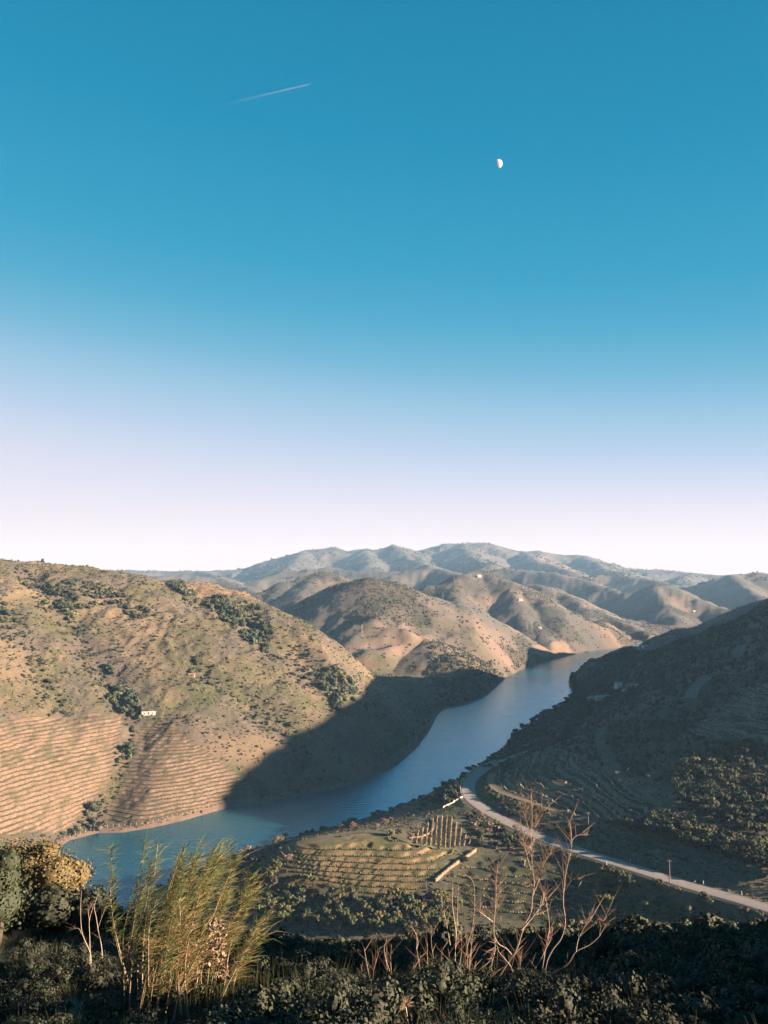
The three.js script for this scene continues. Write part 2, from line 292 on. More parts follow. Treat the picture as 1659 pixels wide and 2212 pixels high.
const edgeIn = (p, x, z, w) => inRegion(p, x, z) ? smooth(0, w, polyDist(p, x, z)) : 0;
// ---------------------------------------------------------------- vineyards: stepped hillsides
const fields = {
  left_far: { step: 2.0, off: 0.4, px: [[-60, 1570], [0, 1558], [130, 1546], [262, 1538], [276, 1560], [252, 1620], [240, 1690], [205, 1735], [165, 1785], [120, 1806], [0, 1812], [-60, 1816]] },
  left_near: { step: 1.7, off: 0.9, px: [[305, 1566], [350, 1562], [420, 1600], [480, 1645], [546, 1692], [478, 1738], [400, 1760], [265, 1786], [222, 1772], [262, 1700], [292, 1630]] },
  mid: { step: 1.45, off: 0.2, px: [[545, 1852], [620, 1832], [700, 1815], [850, 1796], [900, 1818], [985, 1836], [1000, 1842], [935, 1902], [905, 1940], [800, 1948], [740, 1930], [640, 1890], [560, 1872]] },
  shade: { step: 1.1, off: 0.5, px: [[1032, 1844], [1090, 1843], [1180, 1864], [1300, 1902], [1280, 1960], [1240, 2005], [1100, 1995], [990, 1950], [962, 1915]] },
  spur: { step: 2.1, off: 0.0, px: [[1066, 1668], [1110, 1652], [1150, 1628], [1190, 1615], [1250, 1632], [1310, 1660], [1385, 1708], [1430, 1740], [1380, 1766], [1270, 1768], [1150, 1735], [1090, 1714], [1062, 1694]] },
  upper: { step: 2.4, off: 0.7, px: [[1470, 1596], [1500, 1570], [1530, 1552], [1570, 1525], [1600, 1495], [1640, 1476], [1700, 1470], [1700, 1610], [1580, 1604]] },
};
for (const k in fields) fields[k].poly = region(fields[k].px);
const blockField = region([[886, 1811], [942, 1764], [976, 1768], [1019, 1816], [1024, 1826], [970, 1833], [905, 1826]]);   // rows planted straight up and down
// benches and banks: bank takes 40 % of each step
function terrace(h, f) { const s = (h - f.off) / f.step, k = Math.floor(s), t = s - k; return f.off + f.step * (k + smooth(0.66, 0.96, t) * 0.92 + 0.08 * t); }
const wob = (x, z) => 0.3 * n2(x / 8, z / 8) + 1.1 * n2b(x / 60, z / 60);
function height(x, z) {
  let h = ground(x, z);
  if (z > -800 && z < -240) for (const k in fields) {
    const f = fields[k], w = edgeIn(f.poly, x, z, 5) * (k.startsWith('left') ? 0.3 + 0.7 * smooth(-0.35, 0.1, fbm(x / 34 + 11, z / 22, 3)) : 1);
    if (w > 0) { h = mixn(h, terrace(h + wob(x, z), f) - wob(x, z) * 0.6, w); break; }
  }
  return h;
}

// ---------------------------------------------------------------- what grows on it: colours of soil, grass and scrub, far ones greyed for haze
const sandy = region([[336, 1240], [400, 1246], [480, 1264], [545, 1289], [500, 1286], [425, 1290], [400, 1270]]);
const grove = [[[85, 1272], [130, 1250], [220, 1262], [300, 1290], [340, 1330], [300, 1340], [240, 1305], [180, 1315], [150, 1345], [120, 1300]], [[335, 1250], [420, 1275], [415, 1295], [370, 1275]], [[455, 1290], [560, 1310], [590, 1370], [580, 1400], [530, 1390], [470, 1320]], [[700, 1440], [760, 1470], [770, 1520], [735, 1530], [690, 1490]], [[240, 1480], [300, 1500], [315, 1560], [280, 1555], [235, 1510]]].map(region);
const lawn = region([[940, 1745], [985, 1738], [1010, 1752], [985, 1766], [945, 1760]]), tanSpur = region([[884, 1366], [920, 1372], [965, 1395], [1000, 1410], [985, 1425], [945, 1428], [915, 1400]]);
const tanFar = [[[1140, 1205], [1170, 1195], [1225, 1222], [1265, 1232], [1240, 1236], [1160, 1228]], [[1260, 1236], [1320, 1250], [1352, 1272], [1300, 1268]], [[1150, 1395], [1215, 1380], [1240, 1410], [1180, 1424], [1155, 1412]]].map(region);
const C = { rose: [0.38, 0.262, 0.19], tan: [0.31, 0.23, 0.14], olive: [0.14, 0.135, 0.062], grey: [0.175, 0.145, 0.118], green: [0.10, 0.128, 0.032], dark: [0.035, 0.042, 0.022], earth: [0.31, 0.21, 0.14], bench: [0.20, 0.155, 0.095], rock: [0.27, 0.23, 0.19] };
const mixc = (a, b, t) => [mixn(a[0], b[0], t), mixn(a[1], b[1], t), mixn(a[2], b[2], t)];
function cover(x, z, h, ny) {
  const r = Math.hypot(x, z), D = -z;
  const big = fbm(x / 130, z / 130, 3), mid_ = fbm(x / 26, z / 26, 3, n2b), fine = fbm(x / 5, z / 5, 3);
  let c;
  if (D > 1150) {
    c = mixc([0.39, 0.262, 0.205], C.olive, clamp(0.42 + 1.1 * big + 0.4 * mid_));
    c = mixc(c, [0.155, 0.148, 0.138], clamp(0.6 + fbm(x / 300, z / 300, 3)));  // haze put into the colour: far ground mixed towards grey
    const wood = smooth(0.08, 0.22, fbm(x / 240 + 9, z / 240 - 4, 4)); c = mixc(c, [0.05, 0.06, 0.035], 0.6 * wood);
    if (D > 3500) { c = mixc(c, C.dark, 0.3 * smooth(0.0, 0.2, fbm(x / 500, z / 500, 3))); c = mixc(c, C.rock, smooth(0.25, 0.4, fbm(x / 90, z / 90, 4)) * smooth(250, 330, h)); }
    for (const p of tanFar) if (inRegion(p, x, z)) c = mixc(C.rose, C.tan, clamp(0.4 + mid_));
    if (inRegion(tanSpur, x, z)) c = mixc(C.rose, C.tan, clamp(0.3 + mid_));
    return c;
  }
  const left = x < 120 && riverDist(x, z) > 0 && (x < -60 || z < -560) && z < -430;
  // one cover for all the near hills: dry grass, soil, heather and green turf
  c = mixc(mixc(C.tan, C.rose, clamp(0.35 - h / 260 + 1.2 * mid_)), C.olive, clamp(0.6 + 1.5 * big + 0.5 * mid_));
  c = mixc(c, C.grey, smooth(0.0, 0.3, fbm(x / 95 + 3, z / 95, 3)) * 0.8);
  c = mixc(c, C.green, 0.6 * smooth(0.1, 0.4, fbm(x / 60 - 8, z / 60, 3)) * smooth(110, 40, h));
  c = mixc(c, C.rose, 0.6 * smooth(0.25, 0.5, fine + mid_ * 0.5));
  if (inRegion(sandy, x, z)) c = mixc([0.42, 0.27, 0.16], C.tan, clamp(0.2 + mid_));
  for (const k in fields) {
    const f = fields[k]; if (!inRegion(f.poly, x, z)) continue;
    const bank = smooth(0.93, 0.82, ny), e = smooth(0, 4, polyDist(f.poly, x, z)), lf = k.startsWith('left');
    const b = lf ? mixc(C.bench, C.olive, clamp(0.35 + mid_ + fine)) : k === 'mid' ? mixc([0.27, 0.21, 0.08], C.green, clamp(0.4 + mid_ + fine)) : mixc(C.dark, C.green, clamp(0.25 + 0.5 * mid_ + 0.5 * fine));
    const hill = k === 'spur' || k === 'upper';
    const w = lf ? mixc(mixc(C.rose, C.earth, clamp(0.4 + 1.5 * fine)), C.olive, 0.7 * smooth(0.1, 0.4, fbm(x / 12 + 5, z / 30, 3))) : hill ? mixc([0.42, 0.34, 0.23], C.tan, clamp(0.3 + fine)) : mixc([0.38, 0.26, 0.14], C.olive, clamp(0.2 + fine + mid_));
    c = mixc(c, mixc(b, w, bank), e);
  }
  if (inRegion(blockField, x, z)) c = mixc(C.bench, C.green, clamp(0.4 + fine));
  if (inRegion(lawn, x, z)) c = mixc([0.10, 0.14, 0.025], C.olive, clamp(0.2 + fine));
  const rd = riverDist(x, z); if (rd < 6 && rd > 0 && left) c = mixc(C.rose, C.earth, clamp(0.5 + fine));
  return c;
}

// ---------------------------------------------------------------- terrain sheet, finer where it is near, cut into the hills one can name
const thetas = [], rads = [];
for (let a = -178; a < -34; a += 6) thetas.push(a); for (let a = -34; a < 34; a += 0.12) thetas.push(a); for (let a = 34; a < 60; a += 0.8) thetas.push(a); for (let a = 60; a < 100; a += 1.3) thetas.push(a); for (let a = 100; a <= 182.01; a += 6) thetas.push(Math.min(a, 182));
for (let r = 0.6; r < 30; r *= 1.07) rads.push(r); for (let r = 30; r < 285; r *= 1.025) rads.push(r); for (let r = 285; r < 450; r += 0.95) rads.push(r); for (let r = 450; r < 610; r += 0.8) rads.push(r); for (let r = 610; r < 640; r += 1.4) rads.push(r); for (let r = 640; r < 1000; r += 2) rads.push(r); for (let r = 1000; r < 1300; r += 4) rads.push(r); for (let r = 1300; r < 2600; r += 9) rads.push(r); for (let r = 2600; r < 6501; r += 38) rads.push(r);
{
  const T = thetas.length, R = rads.length, pos = new Float32Array(T * R * 3), own = new Uint8Array(T * R), names = ['near_slope', 'left_hill', 'right_hill', 'river_terraces', 'far_hills', 'mountain', 'river_bed'];
  for (let j = 0; j < R; j++) for (let i = 0; i < T; i++) {
    const a = thetas[i] * Math.PI / 180, r = rads[j], x = Math.sin(a) * r, z = -Math.cos(a) * r, o = (j * T + i) * 3, h = height(x, z);
    pos[o] = x; pos[o + 1] = h; pos[o + 2] = z;
    const D = -z; let k;
    if (r < 270) k = 0; else if (h < -0.3 && r < 2600) k = 6; else if (D > 3700 || r > 3900) k = 5; else if (D > 1130 && !(x > 150 && D < 1240 && lastRidge === '')) k = 4; else if (x < 60 && (x < -110 || z < -560) && z < -430 || (D > 800 && x < 100)) k = 1; else if (x > 100 && (z < -520 || x > 190 || h > 45)) k = 2; else k = 3;
    own[j * T + i] = k;
  }
  const idx = names.map(() => []), nor = new Float32Array(T * R * 3);
  for (let j = 0; j < R - 1; j++) for (let i = 0; i < T - 1; i++) {
    const a = j * T + i, b = a + 1, c = a + T, d = c + 1, k = own[a];
    idx[k].push(a, b, d, a, d, c);
  }
  const all = new THREE.BufferGeometry(); all.setAttribute('position', new THREE.BufferAttribute(pos, 3)); all.setIndex(new THREE.BufferAttribute(Uint32Array.from(idx.flat()), 1)); all.computeVertexNormals(); nor.set(all.attributes.normal.array);
  // fine grain: pebbles, tufts and bare spots, tiling every few metres
  const grain = (size, f, seed, lo, hi, blot) => {
    const n = createNoise3D(rng(seed)), d = new Uint8Array(size * size * 4);
    for (let y = 0; y < size; y++) for (let x = 0; x < size; x++) {
      const A = x / size * 2 * Math.PI, B = y / size * 2 * Math.PI; let s = 0, am = 0.5, fr = f;
      for (let o = 0; o < 4; o++) { s += am * n(Math.cos(A) * fr + 3 * o, Math.sin(A) * fr + Math.cos(B) * fr, Math.sin(B) * fr - o); am *= 0.6; fr *= 2.1; }
      const v = clamp(mixn(lo, hi, clamp(0.5 + s * blot))), o4 = (y * size + x) * 4; d[o4] = d[o4 + 1] = d[o4 + 2] = v * 255; d[o4 + 3] = 255;
    }
    const t = new THREE.DataTexture(d, size, size); t.wrapS = t.wrapT = THREE.RepeatWrapping; t.magFilter = THREE.LinearFilter; t.minFilter = THREE.LinearMipmapLinearFilter; t.colorSpace = THREE.SRGBColorSpace; t.needsUpdate = true; return t;
  };
  const grainMap = grain(512, 6, 91, 0.62, 1.0, 0.9);
  const land = new THREE.MeshStandardMaterial({ color: rgb(TONE, TONE, TONE), vertexColors: true, roughness: 1, map: grainMap });
  names.forEach((name, k) => {
    if (!idx[k].length) return;
    const remap = new Int32Array(T * R).fill(-1), P = [], N = [], Cc = [], UV = [], I = [];
    for (const v of idx[k]) {
      if (remap[v] < 0) {
        remap[v] = P.length / 3; const x = pos[v * 3], y = pos[v * 3 + 1], z = pos[v * 3 + 2];
        P.push(x, y, z); N.push(nor[v * 3], nor[v * 3 + 1], nor[v * 3 + 2]); Cc.push(...cover(x, z, y, nor[v * 3 + 1]).map((c) => Math.max(0.008, c))); UV.push(x / 23, z / 23);
      }
      I.push(remap[v]);
    }
    const g = new THREE.BufferGeometry();
    g.setAttribute('position', new THREE.Float32BufferAttribute(P, 3)); g.setAttribute('normal', new THREE.Float32BufferAttribute(N, 3)); g.setAttribute('color', new THREE.Float32BufferAttribute(Cc, 3)); g.setAttribute('uv', new THREE.Float32BufferAttribute(UV, 2)); g.setIndex(I);
    const labels = { near_slope: 'shaded scrubby slope in the foreground below the viewpoint', left_hill: 'broad sunlit scrub hill on the left bank of the river', right_hill: 'dark shaded hillside on the right bank of the river', river_terraces: 'sunlit low ground with vineyards between river and road', far_hills: 'hazy rounded hills beyond the river bend', mountain: 'blue hazy mountain ridge on the horizon', river_bed: 'bed of the river' };
    tag(mesh(name, g, land), labels[name], 'terrain', null, 'structure');
  });
}

// ---------------------------------------------------------------- the river
{
  const size = 512, d = new Uint8Array(size * size * 4), n = createNoise3D(rng(77));
  for (let y = 0; y < size; y++) for (let x = 0; x < size; x++) {
    const A = x / size * 2 * Math.PI, B = y / size * 2 * Math.PI; let s = 0, am = 0.5, fr = 4;
    for (let o = 0; o < 4; o++) { s += am * n(Math.cos(A) * fr + 5 * o, Math.sin(A) * fr + Math.cos(B) * fr, Math.sin(B) * fr); am *= 0.55; fr *= 2; }
    d.fill(clamp(0.5 + 0.5 * s) * 255, (y * size + x) * 4, (y * size + x) * 4 + 3); d[(y * size + x) * 4 + 3] = 255;
  }
  const ripple = new THREE.DataTexture(d, size, size); ripple.wrapS = ripple.wrapT = THREE.RepeatWrapping; ripple.magFilter = THREE.LinearFilter; ripple.needsUpdate = true;
  // low waves as real relief: ruffled by the wind in patches, calm between them
  const dx = 2.6, dz = 1.3, x0 = -640, x1 = 1300, z0 = -2100, z1 = -205, nx = Math.floor((x1 - x0) / dx), nz = Math.floor((z1 - z0) / dz), id = new Int32Array((nx + 1) * (nz + 1)).fill(-1), P = [], UV = [], I = [];
  const wave = (x, z) => { const wind = 0.12 + 0.88 * smooth(-0.2, 0.3, fbm(x / 120 + 3, z / 70, 3)); return 0.03 + wind * (0.05 * Math.sin(1.25 * z + 0.2 * x + 2 * n2(x / 17, z / 17)) + 0.04 * Math.sin(1.0 * z - 0.35 * x + 2 * n2b(x / 21, z / 13)) + 0.05 * n2(x / 5, z / 2.6)); };
  const wet = new Float32Array((nx + 1) * (nz + 1));   // coarse distance to the bank, refined by interpolation
  const cs = 8, cw = Math.ceil(nx / cs) + 2, coarse = new Map(), cd = (i, j) => { const k = j * cw + i; if (!coarse.has(k)) coarse.set(k, riverDist(x0 + i * cs * dx, z0 + j * cs * dz)); return coarse.get(k); };
  for (let j = 0; j <= nz; j++) for (let i = 0; i <= nx; i++) { const ci = i / cs | 0, cj = j / cs | 0, tx = i / cs - ci, tz = j / cs - cj; wet[j * (nx + 1) + i] = mixn(mixn(cd(ci, cj), cd(ci + 1, cj), tx), mixn(cd(ci, cj + 1), cd(ci + 1, cj + 1), tx), tz); }
  const at = (i, j) => { const k = j * (nx + 1) + i; if (id[k] < 0) { id[k] = P.length / 3; const x = x0 + i * dx, z = z0 + j * dz; P.push(x, wave(x, z), z); UV.push(x / 40, z / 40); } return id[k]; };
  for (let j = 0; j < nz; j++) for (let i = 0; i < nx; i++) if (wet[j * (nx + 1) + i] < 7) { const a = at(i, j), b = at(i + 1, j), c = at(i, j + 1), d = at(i + 1, j + 1); I.push(a, c, b, b, c, d); }
  const g = new THREE.BufferGeometry(); g.setAttribute('position', new THREE.Float32BufferAttribute(P, 3)); g.setAttribute('uv', new THREE.Float32BufferAttribute(UV, 2)); g.setIndex(I); g.computeVertexNormals();
  const water = new THREE.MeshPhysicalMaterial({ color: rgb(0.018, 0.20, 0.31), roughness: 0.07, metalness: 0.8, ior: 1.33, bumpMap: ripple, bumpScale: 0.12 });
  tag(mesh('river', g, water), 'calm blue river winding between the hills', 'river', null, 'structure');
}
// ---------------------------------------------------------------- vine rows on the terraces
const hitH = (u, v, from) => hitWith(height, u, v, from);
function tuft(rand, w, h) {   // one bare winter vine: short stump, ragged mound of canes
  const g = new THREE.OctahedronGeometry(0.5, 0), p = g.attributes.position;
  for (let i = 0; i < p.count; i++) { const a = p.getX(i) * 7 + p.getY(i) * 13 + p.getZ(i) * 5; p.setXYZ(i, p.getX(i) * w * (1 + 0.3 * Math.sin(a)), (p.getY(i) + 0.45) * h, p.getZ(i) * w * 0.7 * (1 + 0.3 * Math.cos(a * 1.7))); }
  g.computeVertexNormals(); g.deleteAttribute('uv'); return g;
}
const vineProto = [0, 1, 2, 3].map((i) => { const r = rng(300 + i); return tuft(r, 0.9 + 0.35 * r(), 0.8 + 0.4 * r()); });
const postProto = (() => { const g = new THREE.CylinderGeometry(0.05, 0.06, 1.7, 4, 1, true); g.translate(0, 0.8, 0); g.deleteAttribute('uv'); return g.toNonIndexed(); })();
function pieces(list) {   // list of [geometry, matrix, colour] joined into one geometry
  let n = 0; for (const [g] of list) n += g.attributes.position.count;
  const P = new Float32Array(n * 3), N = new Float32Array(n * 3), Cc = new Float32Array(n * 3), v = new THREE.Vector3(), nm = new THREE.Matrix3(); let o = 0;
  for (const [g, m, c] of list) {
    const p = g.attributes.position, q = g.attributes.normal; nm.getNormalMatrix(m);
    for (let i = 0; i < p.count; i++, o += 3) { v.fromBufferAttribute(p, i).applyMatrix4(m).toArray(P, o); v.fromBufferAttribute(q, i).applyMatrix3(nm).normalize().toArray(N, o); Cc[o] = c[0]; Cc[o + 1] = c[1]; Cc[o + 2] = c[2]; }
  }
  const g = new THREE.BufferGeometry(); g.setAttribute('position', new THREE.BufferAttribute(P, 3)); g.setAttribute('normal', new THREE.BufferAttribute(N, 3)); g.setAttribute('color', new THREE.BufferAttribute(Cc, 3)); return g;
}
const tinted = new THREE.MeshStandardMaterial({ color: rgb(TONE, TONE, TONE), vertexColors: true, roughness: 0.95 });
const M4 = (x, y, z, turn = 0, s = 1, sy = s) => new THREE.Matrix4().compose(new THREE.Vector3(x, y, z), new THREE.Quaternion().setFromEuler(new THREE.Euler(0, turn, 0)), new THREE.Vector3(s, sy, s));
function contourSegs(f, level, base, cell = 3) {
  const segs = [], p = f.poly, nx = Math.ceil((p.hi[0] - p.lo[0]) / cell), nz = Math.ceil((p.hi[1] - p.lo[1]) / cell);
  if (!f.grid) { f.grid = []; for (let j = 0; j <= nz; j++) for (let i = 0; i <= nx; i++) f.grid.push(base(p.lo[0] + i * cell, p.lo[1] + j * cell)); }
  for (let j = 0; j < nz; j++) for (let i = 0; i < nx; i++) {
    const x = p.lo[0] + i * cell, z = p.lo[1] + j * cell, c = [[0, 0], [1, 0], [1, 1], [0, 1]], hv = c.map(([a, b]) => f.grid[(j + b) * (nx + 1) + i + a] - level), e = [];
    for (let k = 0; k < 4; k++) { const l = (k + 1) % 4; if ((hv[k] < 0) !== (hv[l] < 0)) { const t = hv[k] / (hv[k] - hv[l]); e.push([x + cell * mixn(c[k][0], c[l][0], t), z + cell * mixn(c[k][1], c[l][1], t)]); } }
    if (e.length >= 2 && inRegion(p, (e[0][0] + e[1][0]) / 2, (e[0][1] + e[1][1]) / 2)) segs.push([e[0], e[1]]);
  }
  return segs;
}
function chains(segs) {   // segments joined end to end
  const key = (p) => Math.round(p[0] * 50) + ',' + Math.round(p[1] * 50), at = new Map(), out = [], done = new Set();
  segs.forEach((s, i) => { for (const p of s) { const k = key(p); if (!at.has(k)) at.set(k, []); at.get(k).push(i); } });
  segs.forEach((s, i) => {
    if (done.has(i)) return; done.add(i); const line = [...s];
    for (const front of [false, true]) for (;;) { const e = front ? line[0] : line[line.length - 1], j = at.get(key(e)).find((q) => !done.has(q)); if (j === undefined) break; done.add(j); const o = key(segs[j][0]) === key(e) ? segs[j][1] : segs[j][0]; if (front) line.unshift(o); else line.push(o); }
    out.push(line);
  });
  return out;
}
const fieldLook = {
  left_far: ['sunlit terraced vineyard above the left bank, left of the gully', [[0.13, 0.095, 0.05], [0.11, 0.10, 0.045], [0.17, 0.12, 0.07]], 0.75, 0],
  left_near: ['sunlit fan shaped terraced vineyard on the left bank, right of the gully', [[0.13, 0.09, 0.055], [0.10, 0.09, 0.045], [0.16, 0.11, 0.07]], 0.75, 0],
  mid: ['sunlit terraced vineyard above the dark grove in the valley middle', [[0.11, 0.11, 0.04], [0.085, 0.105, 0.03], [0.15, 0.12, 0.06]], 1.0, 0.2],
  shade: ['half shaded terraced vineyard right of the earth bank, below the road', [[0.20, 0.17, 0.08], [0.16, 0.16, 0.06], [0.24, 0.18, 0.10]], 1.0, 0.2],
  spur: ['curved vine terraces on the spur above the road bend', [[0.36, 0.29, 0.19], [0.28, 0.23, 0.14], [0.42, 0.35, 0.25]], 0.8, 1],
  upper: ['high vine terraces on the shaded right hill near the picture edge', [[0.36, 0.29, 0.19], [0.28, 0.23, 0.14], [0.42, 0.35, 0.25]], 0.8, 1],
};
for (const k in fields) {
  const f = fields[k], [label, cols, size, posts] = fieldLook[k], rand = rng(900 + k.length * 7), gap = size < 0.9 ? 0.8 : 1.05;
  const base = (x, z) => ground(x, z) + wob(x, z);
  const cx = (f.poly.lo[0] + f.poly.hi[0]) / 2, cz = (f.poly.lo[1] + f.poly.hi[1]) / 2, cy = height(cx, cz);
  const yard = thing('vineyard', cx, cy, cz), postList = [];
  let lo = 1e9, hi = -1e9; for (const [x, z] of f.poly) { const h = base(x, z); lo = Math.min(lo, h); hi = Math.max(hi, h); }
  for (let lev = Math.floor((lo - f.off) / f.step); lev <= (hi - f.off) / f.step; lev++) {
    for (const line of chains(contourSegs(f, f.off + f.step * (lev + 0.3), base))) {
      const list = []; let acc = 0;
      for (let k = 0; k < line.length - 1; k++) {
        const a = line[k], b = line[k + 1], L = Math.hypot(b[0] - a[0], b[1] - a[1]), turn = Math.atan2(-(b[1] - a[1]), b[0] - a[0]); let d = 0;
        while (acc + (L - d) > gap) {
          d += gap - acc; acc = 0; const t = clamp(d / L), x = mixn(a[0], b[0], t) + 0.2 * (rand() - 0.5), z = mixn(a[1], b[1], t) + 0.2 * (rand() - 0.5), y = height(x, z) - 0.05;
          const c = cols[rand() * 3 | 0], w = 0.75 + 0.5 * rand();
          list.push([vineProto[rand() * 4 | 0], M4(x - cx, y - cy, z - cz, turn + (rand() - 0.5) * 0.6, size * (0.95 + 0.4 * rand()), size * (0.75 + 0.6 * rand())), [c[0] * w, c[1] * w, c[2] * w]]);
          if (posts && rand() < 0.2 * posts) postList.push([postProto, M4(x - cx, y - cy, z - cz, 0, 1, 0.8 + 0.3 * rand()), [0.42, 0.38, 0.33]]);
        }
        acc += L - d;
      }
      if (list.length > 7) mesh('vine_row', pieces(list), tinted, yard);
    }
  }
  if (postList.length) mesh('trellis_posts', pieces(postList), tinted, yard).userData.kind = 'stuff';
  tag(yard, label, 'vineyard');
}
{ // the small block with straight rows up and down
  const rand = rng(41), rows = [], edge = [[886, 1811], [942, 1764], [976, 1768], [1019, 1816], [1024, 1826], [970, 1833], [905, 1826]];
  for (let i = 0; i < 13; i++) {
    const u = 892 + i * 10.3, vs = [];
    for (let k = 0; k < edge.length; k++) { const a = edge[k], b = edge[(k + 1) % edge.length]; if ((a[0] > u) !== (b[0] > u)) vs.push(a[1] + (u - a[0]) / (b[0] - a[0]) * (b[1] - a[1])); }
    vs.sort((a, b) => a - b); if (vs.length > 1 && vs[1] - vs[0] > 3) rows.push([hitH(u + 2, vs[0]), hitH(u - 3, vs[1])]);
  }
  const c = rows[6][0], yard = thing('vineyard', c[0], c[1], c[2]);
  for (const [a, b] of rows) {
    const list = [], L = Math.hypot(b[0] - a[0], b[2] - a[2]);
    for (let d = 0; d < L; d += 0.8) { const x = mixn(a[0], b[0], d / L), z = mixn(a[2], b[2], d / L), w = 0.8 + 0.5 * rand(); list.push([vineProto[rand() * 4 | 0], M4(x - c[0], height(x, z) - c[1] - 0.05, z - c[2], rand() * 6, 0.9, 1.0 + 0.5 * rand()), [0.2 * w, 0.15 * w, 0.085 * w]]); }
    if (list.length > 3) mesh('vine_row', pieces(list), tinted, yard);
  }
  tag(yard, 'small sunlit vineyard block with straight rows running uphill', 'vineyard');
}

// ---------------------------------------------------------------- road, walls, posts
function ribbon(points, half, lift, uvScale = 6) {
  const P = [], UV = [], I = []; let s = 0;
  points.forEach((p, i) => {
    const a = points[Math.max(0, i - 1)], b = points[Math.min(points.length - 1, i + 1)], tx = b.x - a.x, tz = b.z - a.z, L = Math.hypot(tx, tz) || 1, nx = -tz / L, nz = tx / L;
    if (i) s += Math.hypot(p.x - points[i - 1].x, p.z - points[i - 1].z);
    for (const e of [-1, -0.5, 0, 0.5, 1]) { P.push(p.x + nx * half * e, p.y + lift + 0.06 * (1 - e * e), p.z + nz * half * e); UV.push(e * half / uvScale, s / uvScale); }
    if (i) for (let k = 0; k < 4; k++) { const q = i * 5 + k; I.push(q - 5, q - 4, q, q - 4, q + 1, q); }
  });
  const g = new THREE.BufferGeometry(); g.setAttribute('position', new THREE.Float32BufferAttribute(P, 3)); g.setAttribute('uv', new THREE.Float32BufferAttribute(UV, 2)); g.setIndex(I); g.computeVertexNormals(); return g;
}
const speckle = (size, seed, f, lo, hi) => {
  const n = createNoise2D(rng(seed)), d = new Uint8Array(size * size * 4), r = rng(seed + 1);
  for (let y = 0; y < size; y++) for (let x = 0; x < size; x++) { const o = (y * size + x) * 4, v = clamp(mixn(lo, hi, 0.5 + 0.3 * n(x / size * f, y / size * f) + 0.15 * n(x / size * f * 5, y / size * f * 5) + 0.12 * (r() - 0.5))) * 255; d[o] = d[o + 1] = d[o + 2] = v; d[o + 3] = 255; }
  const t = new THREE.DataTexture(d, size, size); t.wrapS = t.wrapT = THREE.MirroredRepeatWrapping; t.magFilter = THREE.LinearFilter; t.colorSpace = THREE.SRGBColorSpace; t.needsUpdate = true; return t;
};
const roadMat = mat(0.46, 0.40, 0.37, 0.9, { map: speckle(256, 61, 5, 0.8, 1.0) });
tag(mesh('road', ribbon(roadPts, ROAD_HALF, 0.04), roadMat), 'pale asphalt road curving round the spur above the river', 'road', null, 'structure');
// worn paint along both edges
for (const side of [-1, 1]) { const off = roadPts.map((p, i) => { const a = roadPts[Math.max(0, i - 1)], b = roadPts[Math.min(roadPts.length - 1, i + 1)], L = Math.hypot(b.x - a.x, b.z - a.z); return new THREE.Vector3(p.x - (b.z - a.z) / L * 3.3 * side, p.y + 0.035, p.z + (b.x - a.x) / L * 3.3 * side); }); tag(mesh('edge_line', ribbon(off, 0.09, 0.03), mat(0.5, 0.48, 0.45)), 'worn white edge line painted along the road', 'road marking', null, 'structure'); }
function sidePoint(i, off) { const p = roadPts[i], a = roadPts[Math.max(0, i - 1)], b = roadPts[Math.min(roadPts.length - 1, i + 1)], L = Math.hypot(b.x - a.x, b.z - a.z); return [p.x - (b.z - a.z) / L * off, p.y, p.z + (b.x - a.x) / L * off]; }
function nearestRoad(u, v) { let best = 0, bd = 1e9; roadPts.forEach((p, i) => { const D = -p.z, [dx, dy] = dirOf(u, v); const e = Math.hypot(p.x / D - dx, (p.y - 160) / D - dy); if (e < bd) { bd = e; best = i; } }); return best; }

// wall of separate blocks along a line of points
function blockWall(name, label, path, hgt, thick, len, mats, seed, sink = 0.3) {
  const rand = rng(seed), c = path[0], w = thing(name, c[0], c[1], c[2]);
  const geo = new THREE.BoxGeometry(1, 1, 1);
  for (let i = 0; i < path.length - 1; i++) {
    const a = path[i], b = path[i + 1], L = Math.hypot(b[0] - a[0], b[2] - a[2]), n = Math.max(1, Math.round(L / len)), turn = Math.atan2(-(b[2] - a[2]), b[0] - a[0]);
    for (let k = 0; k < n; k++) {
      const t = (k + 0.5) / n, hh = hgt * (0.9 + 0.2 * rand()) + sink, m = mesh('wall_block', geo, mats[rand() * mats.length | 0], w);
      m.position.set(mixn(a[0], b[0], t) - c[0], mixn(a[1], b[1], t) - c[1] + hh / 2 - sink, mixn(a[2], b[2], t) - c[2]); m.rotation.y = turn + 0.05 * (rand() - 0.5); m.scale.set(L / n * 0.985, hh, thick * (0.9 + 0.2 * rand()));
    }
  }
  return tag(w, label, 'wall');
}
const white = [mat(0.72, 0.66, 0.58), mat(0.66, 0.6, 0.52), mat(0.6, 0.54, 0.46)], earthM = [mat(0.33, 0.215, 0.14), mat(0.28, 0.18, 0.115), mat(0.38, 0.26, 0.17)];
